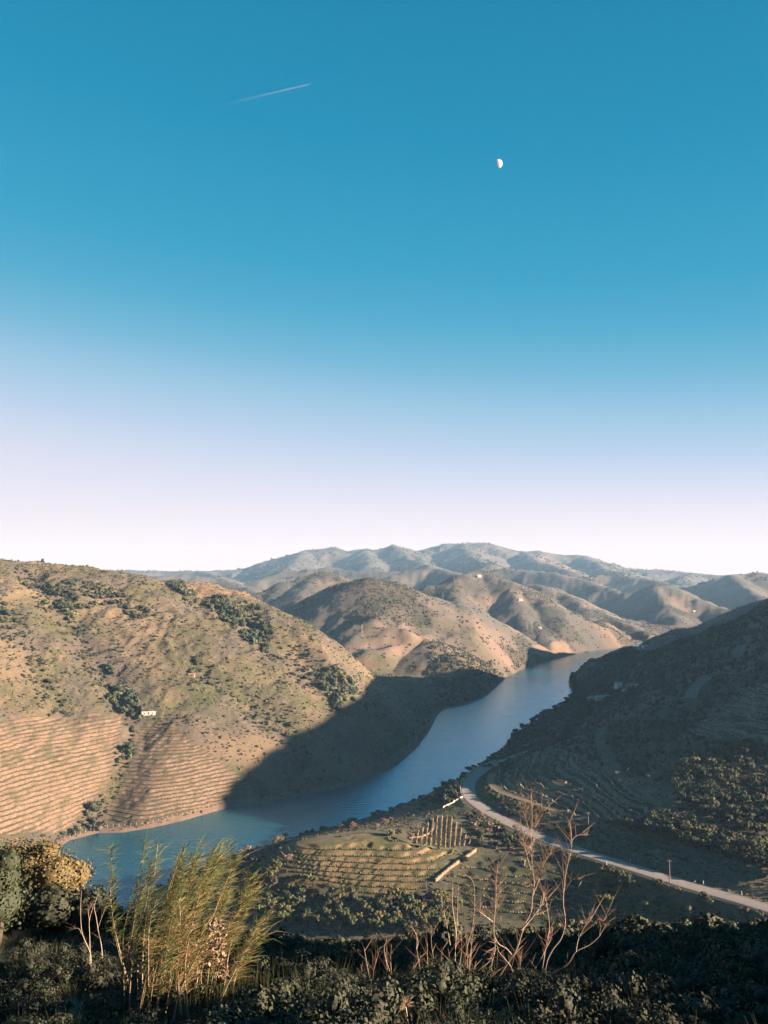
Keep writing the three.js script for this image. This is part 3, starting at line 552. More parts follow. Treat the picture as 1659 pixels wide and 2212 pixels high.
{
  const i0 = nearestRoad(1016, 1724), i1 = nearestRoad(1085, 1645), p = []; for (let i = i0; i <= i1; i += 3) p.push(sidePoint(i, (sidePoint(i, 4.6)[0] < sidePoint(i, -4.6)[0] ? 1 : -1) * 4.6));
  blockWall('parapet_wall', 'low white parapet along the outside of the road bend', p, 0.8, 0.35, 3, white, 71);
  const e = p[0], q = hitH(957, 1746); blockWall('boundary_wall', 'straight white wall running from the road bend towards the river', [[e[0], e[1], e[2]], [mixn(e[0], q[0], 0.5), height(mixn(e[0], q[0], 0.5), mixn(e[2], q[2], 0.5)), mixn(e[2], q[2], 0.5)], q], 1.1, 0.4, 3, white, 72, 1.2);
  const dg = [[1028, 1839], [1005, 1856], [985, 1868], [962, 1886], [940, 1906]].map(([u, v]) => hitH(u, v));
  blockWall('earth_bank_wall', 'sunlit orange retaining wall dividing the two terraced vineyards', dg, 1.3, 0.7, 1.4, earthM, 73, 1.5);
  const cv = [[884, 1812], [905, 1810], [925, 1803], [936, 1792], [938, 1780], [930, 1770]].map(([u, v]) => hitH(u, v));
  blockWall('curved_stone_wall', 'low curved stone wall left of the straight row vineyard', cv, 0.7, 0.6, 1.3, earthM, 74, 0.6);
}
{ // white marker posts beside the road
  const g = new THREE.CylinderGeometry(0.16, 0.2, 1.5, 8); g.translate(0, 0.75, 0); const band = new THREE.CylinderGeometry(0.215, 0.215, 0.2, 8); band.translate(0, 1.15, 0);
  const wm = mat(0.8, 0.78, 0.74), bm = mat(0.05, 0.05, 0.05);
  const where = ['by the bend where the shade begins', 'on the near road edge left of its twin', 'on the uphill edge above the green slope', 'nearest to the right picture edge', 'on the parapet at the bend'];
  [[1351, 1857], [1329, 1862], [1505, 1912], [1584, 1936], [1004, 1682]].forEach(([u, v], k) => {
    const i = nearestRoad(u, v), s = (k === 1 ? 1 : -1) * 4.9, a = sidePoint(i, s), b = sidePoint(i, -s), p = (k === 1) === (a[2] > b[2]) ? a : b, t = thing('marker_post', p[0], height(p[0], p[2]), p[2]);
    mesh('post', g, wm, t); mesh('reflector_band', band, bm, t); tag(t, 'white road marker post ' + where[k], 'post', 'road marker posts');
  });
}
function pole(u, v, hgt, label, D0) {
  const p = D0 ? atD(u, v, D0) : hitH(u, v), t = thing('utility_pole', p[0], height(p[0], p[2]) - 0.2, p[2]);
  const g = new THREE.CylinderGeometry(0.12, 0.19, hgt, 7); g.translate(0, hgt / 2, 0); mesh('pole', g, mat(0.3, 0.25, 0.21), t);
  const arm = new THREE.BoxGeometry(1.6, 0.14, 0.14); arm.translate(0, hgt - 0.6, 0.15); mesh('crossarm', arm, mat(0.22, 0.19, 0.16), t);
  for (const x of [-0.65, 0, 0.65]) { const ins = new THREE.CylinderGeometry(0.07, 0.07, 0.25, 6); ins.translate(x, hgt - 0.4, 0.15); mesh('insulator', ins, mat(0.5, 0.5, 0.48), t); }
  tag(t, label, 'pole', 'utility poles near the road');
}
pole(1186, 1761, 7, 'wooden utility pole standing among shrubs below the spur terraces'); pole(1271, 1790, 8, 'wooden utility pole at the foot of the spur terraces'); pole(1447, 1907, 9, 'wooden utility pole on the near side of the lower road'); pole(1135, 1645, 5, 'utility pole at the top left of the spur terraces');

// fence posts along the left bank
{
  const g = new THREE.CylinderGeometry(0.1, 0.12, 2.0, 6); g.translate(0, 0.9, 0); const wm = mat(0.5, 0.43, 0.34), rand = rng(8);
  const line = [[140, 1812], [180, 1800], [220, 1790], [262, 1786], [300, 1782], [330, 1778], [360, 1768], [400, 1760], [440, 1748], [470, 1742]].map(([u, v]) => new THREE.Vector3(...hitH(u, v)));
  new THREE.CatmullRomCurve3(line).getSpacedPoints(30).forEach((p) => { const m = mesh('fence_post', g, wm); m.position.set(p.x, height(p.x, p.z), p.z); m.rotation.z = 0.1 * (rand() - 0.5); tag(m, 'pale fence post in the row along the left river bank', 'post', 'fence posts along the left bank'); });
}
// dirt tracks and the far pieces of road, laid on the slope
const trackPts = [];
function track(name, label, px, half, m, lift = 0.12) {
  const c = new THREE.CatmullRomCurve3(px.map(([u, v]) => { const p = hitH(u, v); return new THREE.Vector3(...p); })), pt = c.getSpacedPoints(60);
  for (const p of pt) { p.y = height(p.x, p.z); trackPts.push([p.x, p.z, half]); }
  const g = ribbon(pt, half, lift), a = g.attributes.position; for (let i = 0; i < a.count; i++) a.setY(i, Math.max(a.getY(i), height(a.getX(i), a.getZ(i)) + lift)); g.computeVertexNormals();
  tag(mesh(name, g, m), label, 'road', null, 'structure');
}
const hillRoadMat = mat(0.26, 0.24, 0.23, 0.95, { map: speckle(128, 63, 6, 0.7, 1.0) }), dirt = mat(0.30, 0.22, 0.14, 1, { map: speckle(128, 67, 4, 0.75, 1.0) }), grassy = mat(0.12, 0.12, 0.06, 1);  // hill road is a darker grey than the main road
track('hill_road', 'pale strip of road climbing the dark right hill', [[1492, 1510], [1503, 1488], [1516, 1472], [1530, 1460]], 4.2, hillRoadMat, 0.5);
track('hill_road', 'short pale strip of road high on the dark right hill', [[1592, 1420], [1596, 1408], [1604, 1396]], 4.2, hillRoadMat, 0.5);
track('hill_track', 'dim track winding down the shaded right hill', [[1360, 1548], [1320, 1565], [1297, 1585], [1294, 1605], [1310, 1630], [1330, 1660], [1345, 1690]], 1.8, grassy, 0.35);
track('hill_track', 'thin pale footpath crossing the wooded right slope', [[1430, 1752], [1470, 1770], [1520, 1785], [1580, 1808], [1659, 1830]], 1.2, mat(0.2, 0.17, 0.08, 1), 0.3);
track('terrace_track', 'sunlit earth track round the foot of the spur terraces', [[1065, 1672], [1060, 1690], [1075, 1708], [1110, 1722], [1150, 1735], [1200, 1752]], 2.0, dirt, 0.25);
track('terrace_track', 'grassy track along the top of the middle vineyard', [[640, 1822], [700, 1810], [760, 1800], [840, 1802], [885, 1820], [940, 1832], [990, 1836]], 1.6, grassy, 0.25);

// ---------------------------------------------------------------- houses
function house(name, label, u, v, w, d, h, roofH, turn, wallC, roofC, D0) {
  const p = D0 ? atD(u, v, D0) : hitH(u, v), t = thing(name, p[0], height(p[0], p[2]) - 0.6, p[2], turn);
  const wg = new THREE.BoxGeometry(w, h + 0.6, d); wg.translate(0, (h + 0.6) / 2, 0); mesh('wall', wg, mat(...wallC), t);
  const s = new THREE.Shape([new THREE.Vector2(-d / 2 - 0.35, 0), new THREE.Vector2(d / 2 + 0.35, 0), new THREE.Vector2(0, roofH)]), rg = new THREE.ExtrudeGeometry(s, { depth: w + 0.6, bevelEnabled: false }); rg.translate(0, 0, -(w + 0.6) / 2); rg.rotateY(Math.PI / 2); rg.translate(0, h + 0.6, 0);
  const roof = mesh('roof', rg, mat(...roofC), t);
  const ch = new THREE.BoxGeometry(0.5, 1, 0.5); ch.translate(w * 0.3, h + 0.6 + roofH * 0.8, 0); mesh('chimney', ch, mat(...wallC), roof);
  const dg = new THREE.BoxGeometry(0.95, 2, 0.12); dg.translate(0, 1.6, d / 2 + 0.02); mesh('door', dg, mat(0.12, 0.07, 0.04), t);
  for (const x of [-w * 0.3, w * 0.3]) { const g = new THREE.BoxGeometry(0.9, 1.1, 0.12); g.translate(x, 0.6 + h * 0.55, d / 2 + 0.02); const win = mesh('window', g, mat(0.75, 0.72, 0.66), t); const pg = new THREE.BoxGeometry(0.7, 0.9, 0.06); pg.translate(x, 0.6 + h * 0.55, d / 2 + 0.07); mesh('pane', pg, mat(0.02, 0.03, 0.04, 0.1), win); }
  return tag(t, label, 'house');
}
const wW = [0.75, 0.72, 0.66], rT = [0.34, 0.20, 0.14];
house('farmhouse', 'tall pale farmhouse, leftmost of the shaded cluster on the right hill', 1336, 1489, 5.5, 5, 5, 1.8, 0.3, wW, [0.55, 0.5, 0.45]);
house('shed', 'small white shed just below the tall pale farmhouse', 1349, 1496, 3, 3, 2.6, 0.8, 0.2, wW, [0.6, 0.55, 0.5]);
house('farmhouse', 'low dim farmhouse right of the tall pale one', 1361, 1486, 6.5, 4.5, 2.8, 1.2, -0.2, [0.4, 0.37, 0.33], rT);
house('shed', 'tiny white hut at the right end of the shaded cluster', 1375, 1485, 2.2, 2, 2.2, 0.6, 0, wW, wW);
house('barn', 'long low barn with pale roof nearest the river on the right hill', 1300, 1511, 12, 6, 2.4, 1.6, 0.25, [0.45, 0.42, 0.38], [0.5, 0.43, 0.38]);
house('barn', 'small barn left of the long pale roofed barn', 1275, 1512, 5.5, 4, 2, 1.2, 0.3, [0.45, 0.42, 0.38], [0.5, 0.45, 0.42]);
house('farmhouse', 'sunlit white riverside farmhouse at the far river bend', 1392, 1400, 9, 6, 4, 1.8, 0.4, [0.8, 0.74, 0.66], [0.62, 0.5, 0.42]);
house('farmhouse', 'white house beside the farmhouse at the far river bend', 1380, 1404, 5, 5, 3, 1.2, 0.1, [0.8, 0.74, 0.66], [0.62, 0.5, 0.42]);
house('long_shed', 'long white shed on the sunlit left hill above the terraces', 321, 1543, 10, 2.6, 1.7, 0.5, 0.2, [0.8, 0.74, 0.66], [0.82, 0.76, 0.68]);
house('ruin', 'small stone ruin among scrub on the left hill', 414, 1461, 5, 4, 1.8, 0.9, 0.1, [0.4, 0.29, 0.2], [0.4, 0.27, 0.18]);
house('farmhouse', 'tiny white house on the ridge of the second far hill', 1124, 1298, 8, 6, 3.5, 1.5, 0.2, wW, [0.6, 0.5, 0.42]);
house('farmhouse', 'tiny white house on the lit slope left of the far bend', 1166, 1358, 6, 4, 2.6, 1.2, 0.2, wW, [0.6, 0.5, 0.42]);
house('farmhouse', 'white speck of a house on the far right lit slope', 1499, 1322, 8, 6, 3.5, 1.5, 0.2, wW, wW);
house('farmhouse', 'white speck of a house on the rounded far hill top', 1035, 1247, 9, 7, 4, 2, 0.2, wW, wW);

// ---------------------------------------------------------------- power line masts on the far hills
function mast(u, vTop, vBase, label) {
  const p = hitH(u, vBase), D = -p[2], hgt = Math.max(14, (vBase - vTop) * K * D), t = thing('power_mast', p[0], p[1] - 0.5, p[2]);
  const b = hgt * 0.085, mm = mat(0.5, 0.45, 0.41, 0.6), legs = [[-1, -1], [1, -1], [1, 1], [-1, 1]];
  for (const [sx, sz] of legs) { const c = new THREE.LineCurve3(new THREE.Vector3(sx * b, 0, sz * b), new THREE.Vector3(sx * b * 0.18, hgt, sz * b * 0.18)); mesh('leg', new THREE.TubeGeometry(c, 1, 0.12, 5), mm, t); }
  for (const [f, w] of [[0.72, 0.2], [0.86, 0.16]]) { const g = new THREE.BoxGeometry(hgt * w, 0.25, 0.25); g.translate(0, hgt * f, 0); mesh('crossarm', g, mm, t); }
  tag(t, label, 'mast', 'power line masts on the far hills');
}
for (const [u, a, b, l] of [[684, 1226, 1242, 'tallest pale power mast on the leftmost far hilltop'], [735, 1236, 1245, 'power mast a little right of the tallest far mast'], [752, 1250, 1257, 'short mast on the shaded left shoulder of the nearest far hill'], [833, 1272, 1284, 'left mast of the three on the nearest far hill ridge'], [867, 1262, 1273, 'middle mast of the three on the nearest far hill ridge'], [881, 1262, 1271, 'right mast of the three on the nearest far hill ridge'], [957, 1284, 1294, 'mast on the descending ridge right of the three masts'], [934, 1230, 1240, 'mast on the hazy hill behind the ridge masts'], [981, 1244, 1256, 'mast above the dark wooded flank of the second far hill'], [1138, 1345, 1358, 'left of the twin masts above the sunlit quarry slope'], [1149, 1346, 1358, 'right of the twin masts above the sunlit quarry slope'], [1207, 1258, 1268, 'mast on the hazy slope above the river bend'], [782, 1348, 1374, 'tall thin mast in the gully in front of the nearest far hill'], [892, 1362, 1368, 'short mast at the top of the tan spur']]) mast(u, a, b, l);
// ---------------------------------------------------------------- trees and shrubs
// leaves: small faces spread over the lobes of a crown, round a darker core
function foliage(seed, lobes, count, leaf, core = 0.72, up = 0.25) {
  const r = rng(seed), P = [], N = [], Cc = [], tot = lobes.reduce((s, l) => s + l[3] * l[3], 0), a = new THREE.Vector3(), b = new THREE.Vector3(), n = new THREE.Vector3(), dir = new THREE.Vector3(), c = new THREE.Vector3();
  for (const [x, y, z, R, sq = 0.85] of lobes) {
    const g = new THREE.IcosahedronGeometry(R * core, 1), p = g.attributes.position;
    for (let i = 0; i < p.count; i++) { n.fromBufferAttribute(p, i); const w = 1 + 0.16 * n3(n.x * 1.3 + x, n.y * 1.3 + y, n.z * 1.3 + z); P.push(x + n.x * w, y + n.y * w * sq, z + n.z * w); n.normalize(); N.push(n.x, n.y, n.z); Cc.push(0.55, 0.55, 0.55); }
    const k = Math.round(count * R * R / tot);
    for (let i = 0; i < k; i++) {
      dir.set(r() * 2 - 1, r() * 2 - 1 + up, r() * 2 - 1); if (dir.lengthSq() < 0.01) continue; dir.normalize();
      const w = R * (0.78 + 0.32 * r()) * (1 + 0.22 * n3(dir.x * 2 + x * 3, dir.y * 2, dir.z * 2 + z * 3)); c.set(x + dir.x * w, y + dir.y * w * sq, z + dir.z * w);
      n.copy(dir).add(a.set(r() - 0.5, r() - 0.5, r() - 0.5).multiplyScalar(1.5)).normalize(); a.set(r() - 0.5, r() - 0.5, r() - 0.5).cross(n).normalize(); b.crossVectors(n, a);
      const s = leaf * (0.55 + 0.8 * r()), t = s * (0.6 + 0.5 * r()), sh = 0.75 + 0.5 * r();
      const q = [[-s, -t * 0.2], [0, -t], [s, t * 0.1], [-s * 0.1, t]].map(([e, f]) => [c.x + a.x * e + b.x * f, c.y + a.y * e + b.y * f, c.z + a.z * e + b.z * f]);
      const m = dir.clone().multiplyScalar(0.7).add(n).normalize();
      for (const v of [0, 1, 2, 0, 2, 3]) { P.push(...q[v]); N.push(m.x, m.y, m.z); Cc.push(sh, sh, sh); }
    }
  }
  const g = new THREE.BufferGeometry(); g.setAttribute('position', new THREE.Float32BufferAttribute(P, 3)); g.setAttribute('normal', new THREE.Float32BufferAttribute(N, 3)); g.setAttribute('color', new THREE.Float32BufferAttribute(Cc, 3)); return g;
}
const leafM = (r, g, b) => new THREE.MeshStandardMaterial({ color: rgb(r * TONE, g * TONE, b * TONE), vertexColors: true, roughness: 0.8, side: THREE.DoubleSide });
function limb(from, to, r0, r1, sides = 6, bend = 0.1, seed = 1) {   // tapered, slightly bent
  const r = rng(seed), A = new THREE.Vector3(...from), B = new THREE.Vector3(...to), L = A.distanceTo(B), mid = A.clone().lerp(B, 0.5).add(new THREE.Vector3(r() - 0.5, (r() - 0.5) * 0.3, r() - 0.5).multiplyScalar(L * bend * 2));
  return taper([A, mid, B], r0, r1, sides, 6);
}
function taper(points, r0, r1, sides = 6, seg = 10) {
  const c = new THREE.CatmullRomCurve3(points), g = new THREE.TubeGeometry(c, seg, 1, sides, false), p = g.attributes.position, v = new THREE.Vector3();
  for (let i = 0; i <= seg; i++) { const o = c.getPointAt(i / seg), R = mixn(r0, r1, i / seg); for (let k = 0; k <= sides; k++) { const q = i * (sides + 1) + k; v.fromBufferAttribute(p, q).sub(o).multiplyScalar(R).add(o); p.setXYZ(q, v.x, v.y, v.z); } }
  return g;
}
function lobesOf(seed, n, R, h, r) { const q = rng(seed), out = [[0, h, 0, r * 1.1]]; for (let i = 0; i < n; i++) { const a = i / n * 6.283 + q() * 0.8, d = R * (0.55 + 0.45 * q()); out.push([Math.cos(a) * d, h + (q() - 0.55) * r * 1.5, Math.sin(a) * d, r * (0.6 + 0.45 * q())]); } return out; }
const barkM = mat(0.10, 0.075, 0.055), trunkGeo = [0, 1, 2].map((i) => mergeGeometries([limb([0, -0.6, 0], [0.1, 2.4, 0], 0.24, 0.13, 7, 0.06, i + 1), limb([0.05, 1.3, 0], [1.0, 3.0, 0.4], 0.12, 0.04, 5, 0.1, i + 4), limb([0.05, 1.5, 0], [-0.9, 3.1, -0.5], 0.11, 0.04, 5, 0.1, i + 7), limb([0.08, 1.8, 0], [-0.1, 3.6, 0.8], 0.1, 0.03, 5, 0.1, i + 10)]));
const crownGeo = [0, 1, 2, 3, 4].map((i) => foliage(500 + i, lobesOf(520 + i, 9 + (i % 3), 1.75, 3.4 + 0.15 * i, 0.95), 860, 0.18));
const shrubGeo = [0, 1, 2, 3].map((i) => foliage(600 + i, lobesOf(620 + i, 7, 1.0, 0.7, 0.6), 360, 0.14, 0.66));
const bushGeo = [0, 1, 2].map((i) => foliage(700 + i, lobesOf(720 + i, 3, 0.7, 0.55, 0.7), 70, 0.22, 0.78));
const stemGeo = limb([0, -0.4, 0], [0.05, 0.6, 0], 0.08, 0.05, 5, 0.1, 3);
const pal = { dark: [leafM(0.036, 0.056, 0.02), leafM(0.046, 0.062, 0.026), leafM(0.03, 0.046, 0.022)], olive: [leafM(0.12, 0.14, 0.045), leafM(0.095, 0.12, 0.042), leafM(0.17, 0.165, 0.05)], grey: [leafM(0.095, 0.11, 0.065), leafM(0.13, 0.105, 0.075), leafM(0.075, 0.08, 0.055)], gold: [leafM(0.2, 0.15, 0.05), leafM(0.16, 0.13, 0.045)], pink: [leafM(0.30, 0.20, 0.16), leafM(0.24, 0.15, 0.12)] };
const mixPal = { grove: ['olive', 'olive', 'grey', 'dark', 'olive', 'gold'], wood: ['dark', 'olive', 'grey', 'olive', 'dark'], slope: ['olive', 'grey', 'gold', 'dark', 'olive'], scrub: ['grey', 'olive', 'grey', 'pink', 'dark'], hill: ['dark', 'dark', 'dark', 'olive'] };
const pick = (r, a) => a[r() * a.length | 0];
const treeQueue = [], shrubQueue = [];   // everything that wants planting; the largest in view become things of their own
const plantTree = (x, z, s, rand, colours, label, group) => treeQueue.push({ x, z, s, colours, label, group });
function makeTree({ x, z, s, colours, label, group }, rand) {
  const t = thing('tree', x, height(x, z), z, rand() * 6.28);
  mesh('trunk', pick(rand, trunkGeo), barkM, t); mesh('crown', pick(rand, crownGeo), pick(rand, pal[pick(rand, mixPal[colours])]), t);
  t.scale.set(s * (0.85 + 0.3 * rand()), s * (0.85 + 0.35 * rand()), s * (0.85 + 0.3 * rand()));
  return tag(t, label, 'tree', group);
}
const queueShrub = (x, z, s, colours, label, group) => shrubQueue.push({ x, z, s, colours, label, group });
function plantShrub(x, z, s, rand, colours, label, group, geos = shrubGeo, name = 'shrub') {
  const t = thing(name, x, height(x, z) - 0.08, z, rand() * 6.28);
  mesh('foliage', pick(rand, geos), pick(rand, pal[pick(rand, mixPal[colours])]), t); if (geos === shrubGeo) mesh('stem', stemGeo, barkM, t);
  t.scale.set(s * (0.8 + 0.5 * rand()), s * (0.75 + 0.5 * rand()), s * (0.8 + 0.5 * rand()));
  return tag(t, label, 'shrub', group);
}
function nearRoad(x, z) { let d = 1e9; for (let i = 0; i < roadPts.length; i += 3) d = Math.min(d, Math.hypot(roadPts[i].x - x, roadPts[i].z - z)); return d; }
function scatter(p, n, rand, gap, fn, avoid, clear = 0) {   // n places inside a region, no two nearer than gap
  const got = []; let tries = 0;
  while (got.length < n && tries++ < n * 40) { const x = mixn(p.lo[0], p.hi[0], rand()), z = mixn(p.lo[1], p.hi[1], rand()); if (!inPoly(p, x, z) || got.some((q) => Math.hypot(q[0] - x, q[1] - z) < gap)) continue; const q = roadAt(x, z); if (q && q[0] < ROAD_HALF + 1.6) continue; if (clear && nearRoad(x, z) < clear) continue; if (riverDist(x, z) < 1 || (avoid && avoid(x, z))) continue; got.push([x, z]); fn(x, z); }
  return got.length;
}
const rt = rng(2024);
const onTrack = (x, z) => trackPts.some((p) => Math.hypot(p[0] - x, p[1] - z) < p[2] + 1.6);
const inFields = (x, z) => { if (onTrack(x, z)) return true; for (const k in fields) if (inRegion(fields[k].poly, x, z)) return true; return inRegion(blockField, x, z); };
scatter(region([[520, 1872], [560, 1880], [640, 1897], [740, 1936], [800, 1953], [905, 1950], [945, 1935], [990, 1965], [1000, 2000], [960, 2015], [860, 2020], [700, 2010], [560, 1990], [470, 1940]]), 260, rt, 1.9, (x, z) => plantTree(x, z, 0.62 + 0.42 * rt(), rt, 'grove', 'rounded tree in the dense grove below the sunlit middle vineyard', 'grove below the middle vineyard'), inFields);
scatter(region([[1295, 1903], [1345, 1883], [1420, 1908], [1500, 1934], [1659, 1980], [1720, 2000], [1659, 2030], [1500, 2040], [1380, 2030], [1270, 2000]]), 210, rt, 1.3, (x, z) => queueShrub(x, z, 0.9 + 1.1 * rt() * rt(), 'slope', 'rounded shrub on the partly sunlit slope below the lower road', 'shrubs below the lower road'), inFields);
scatter(region([[1290, 1895], [1340, 1880], [1370, 1900], [1350, 1960], [1290, 1960]]), 14, rt, 2.2, (x, z) => plantTree(x, z, 0.7 + 0.35 * rt(), rt, 'wood', 'dark tree clustered right of the half shaded vineyard', 'trees right of the half shaded vineyard'), inFields);
scatter(region([[1475, 1650], [1510, 1622], [1560, 1610], [1659, 1618], [1720, 1640], [1720, 1830], [1659, 1822], [1600, 1802], [1540, 1777], [1470, 1742], [1452, 1700]]), 330, rt, 1.7, (x, z) => plantTree(x, z, 0.65 + 0.5 * rt(), rt, 'wood', 'dark evergreen tree in the wood on the right slope above the footpath', 'wood above the footpath'), inFields);
scatter(region([[1290, 1788], [1400, 1778], [1430, 1760], [1500, 1788], [1659, 1841], [1720, 1870], [1720, 1965], [1659, 1946], [1560, 1914], [1440, 1878], [1320, 1842], [1240, 1815]]), 260, rt, 1.8, (x, z) => plantTree(x, z, 0.55 + 0.45 * rt(), rt, 'wood', 'dark tree between the footpath and the lower road', 'trees between footpath and road'), inFields, 27);
scatter(region([[1048, 1700], [1080, 1716], [1150, 1742], [1210, 1764], [1290, 1785], [1240, 1815], [1150, 1786], [1060, 1740], [1030, 1715]]), 95, rt, 1.5, (x, z) => queueShrub(x, z, 0.5 + 0.6 * rt(), 'scrub', 'grey pink shrub between the road bend and the spur terraces', 'scrub inside the road bend'), inFields, 9);
scatter(region([[1000, 1752], [1050, 1768], [1130, 1808], [1200, 1835], [1250, 1850], [1180, 1858], [1090, 1838], [1035, 1830], [1018, 1800]]), 75, rt, 1.5, (x, z) => queueShrub(x, z, 0.9 + 0.9 * rt(), 'scrub', 'dim shrub on the embankment between road and straight row vineyard', 'embankment shrubs under the road'), inFields);
scatter(region([[960, 1700], [1000, 1678], [1020, 1660], [998, 1700], [990, 1735], [950, 1735], [900, 1748]]), 60, rt, 1.6, (x, z) => queueShrub(x, z, 1.0 + 1.0 * rt(), 'scrub', 'shrub on the river bank outside the road bend', 'river bank shrubs outside the bend'), inFields);
// trees along the right shore: tall and dark beyond the bend, low shrubs on the near side
{
  const line = bankR.filter(([x, z]) => z > -1300 && z < -380 && x > -190);
  for (let i = 0; i < line.length - 1; i++) {
    const [ax, az] = line[i], [bx, bz] = line[i + 1], L = Math.hypot(bx - ax, bz - az);
    for (let d = 0; d < L; d += az < -640 ? 1.9 : 2.8) {
      const x = mixn(ax, bx, d / L) + (rt() - 0.25) * 9 * (az < -640 ? 1 : 0.5), z = mixn(az, bz, d / L) + (rt() - 0.5) * 6; if (riverDist(x, z) < 0.4) continue;
      if (az < -640) plantTree(x, z, 0.6 + 0.9 * rt() * rt(), rt, 'hill', 'dark tree lining the right river bank beyond the road bend', 'trees lining the right bank');
      else if (rt() < 0.75) queueShrub(x, z, 0.8 + 0.9 * rt(), 'scrub', 'low shrub on the near right water edge', 'shrubs on the near water edge');
    }
  }
}
// trees that hide the road beyond the bend
{ const i0 = nearestRoad(1140, 1626); for (let i = i0; i < roadPts.length; i++) for (const o of [5.6, 8]) { const a = sidePoint(i, o), b = sidePoint(i, -o), p = a[2] > b[2] ? a : b; if (rt() < 0.9) plantTree(p[0] + rt(), p[2] + rt(), 0.75 + 0.4 * rt(), rt, 'hill', 'dark tree screening the road beyond the bend', 'trees screening the road'); } }
// blossoming almond trees on the near bank
{
  const twig = (seed) => { const r = rng(seed), g = [limb([0, -0.3, 0], [0, 1.1, 0], 0.1, 0.07, 6, 0.1, seed)]; for (let i = 0; i < 9; i++) { const a = r() * 6.28, e = 0.5 + 0.5 * r(); g.push(limb([0, 0.7 + 0.4 * r(), 0], [Math.cos(a) * e, 1.6 + 0.9 * r(), Math.sin(a) * e], 0.05, 0.015, 4, 0.15, seed + i)); } return mergeGeometries(g); };
  const tw = [twig(31), twig(47)], bl = [0, 1].map((i) => foliage(800 + i, lobesOf(810 + i, 6, 0.75, 1.9, 0.6), 260, 0.12, 0.35));
  const where = [[599, 1822, 'leftmost on the near bank'], [617, 1812, 'second from the left on the near bank'], [737, 1799, 'left one of the pair above the middle vineyard'], [763, 1797, 'right one of the pair above the middle vineyard'], [813, 1797, 'left one of two beside the dark bush above the vineyard'], [832, 1790, 'right one of two beside the dark bush above the vineyard'], [621, 1868, 'alone at the lower left corner of the middle vineyard'], [1038, 1772, 'large one on the embankment under the road bend'], [1056, 1808, 'on the embankment below the middle of the road'], [1115, 1800, 'small round one beside the straight road'], [985, 1700, 'on the bank outside the road bend']];
  for (const [u, v, w] of where) { const p = hitH(u, v), t = thing('almond_tree', p[0], p[1], p[2], rt() * 6); mesh('trunk', pick(rt, tw), barkM, t); mesh('blossom', pick(rt, bl), pick(rt, pal.pink), t); t.scale.setScalar(1.3 + 0.6 * rt()); tag(t, 'pale pink almond tree, ' + w, 'tree', 'almond trees'); }
  for (const [u, v, s, l] of [[845, 1806, 1.9, 'dark round bush above the right end of the middle vineyard'], [1002, 1862, 1.7, 'dark round bush on the orange retaining wall'], [860, 1800, 1.3, 'small bush at the upper edge of the middle vineyard'], [1091, 1660, 2.0, 'dark bush at the road edge inside the shaded bend']]) { const p = hitH(u, v); plantShrub(p[0], p[2], s, rt, 'hill', l, undefined); }
}

// low growth on the road's upper verge
{ const r = rng(55); for (let i = 6; i < 190; i++) for (let k = 0; k < 3; k++) { const o = 8.5 + 13 * r(), a = sidePoint(i, o), b = sidePoint(i, -o), p = a[0] > b[0] ? a : b; if (!inFields(p[0], p[2])) queueShrub(p[0] + r(), p[2] + r(), 0.25 + 0.3 * r(), 'scrub', 'low shrub on the upper verge of the road', 'low shrubs on the upper road verge'); } }
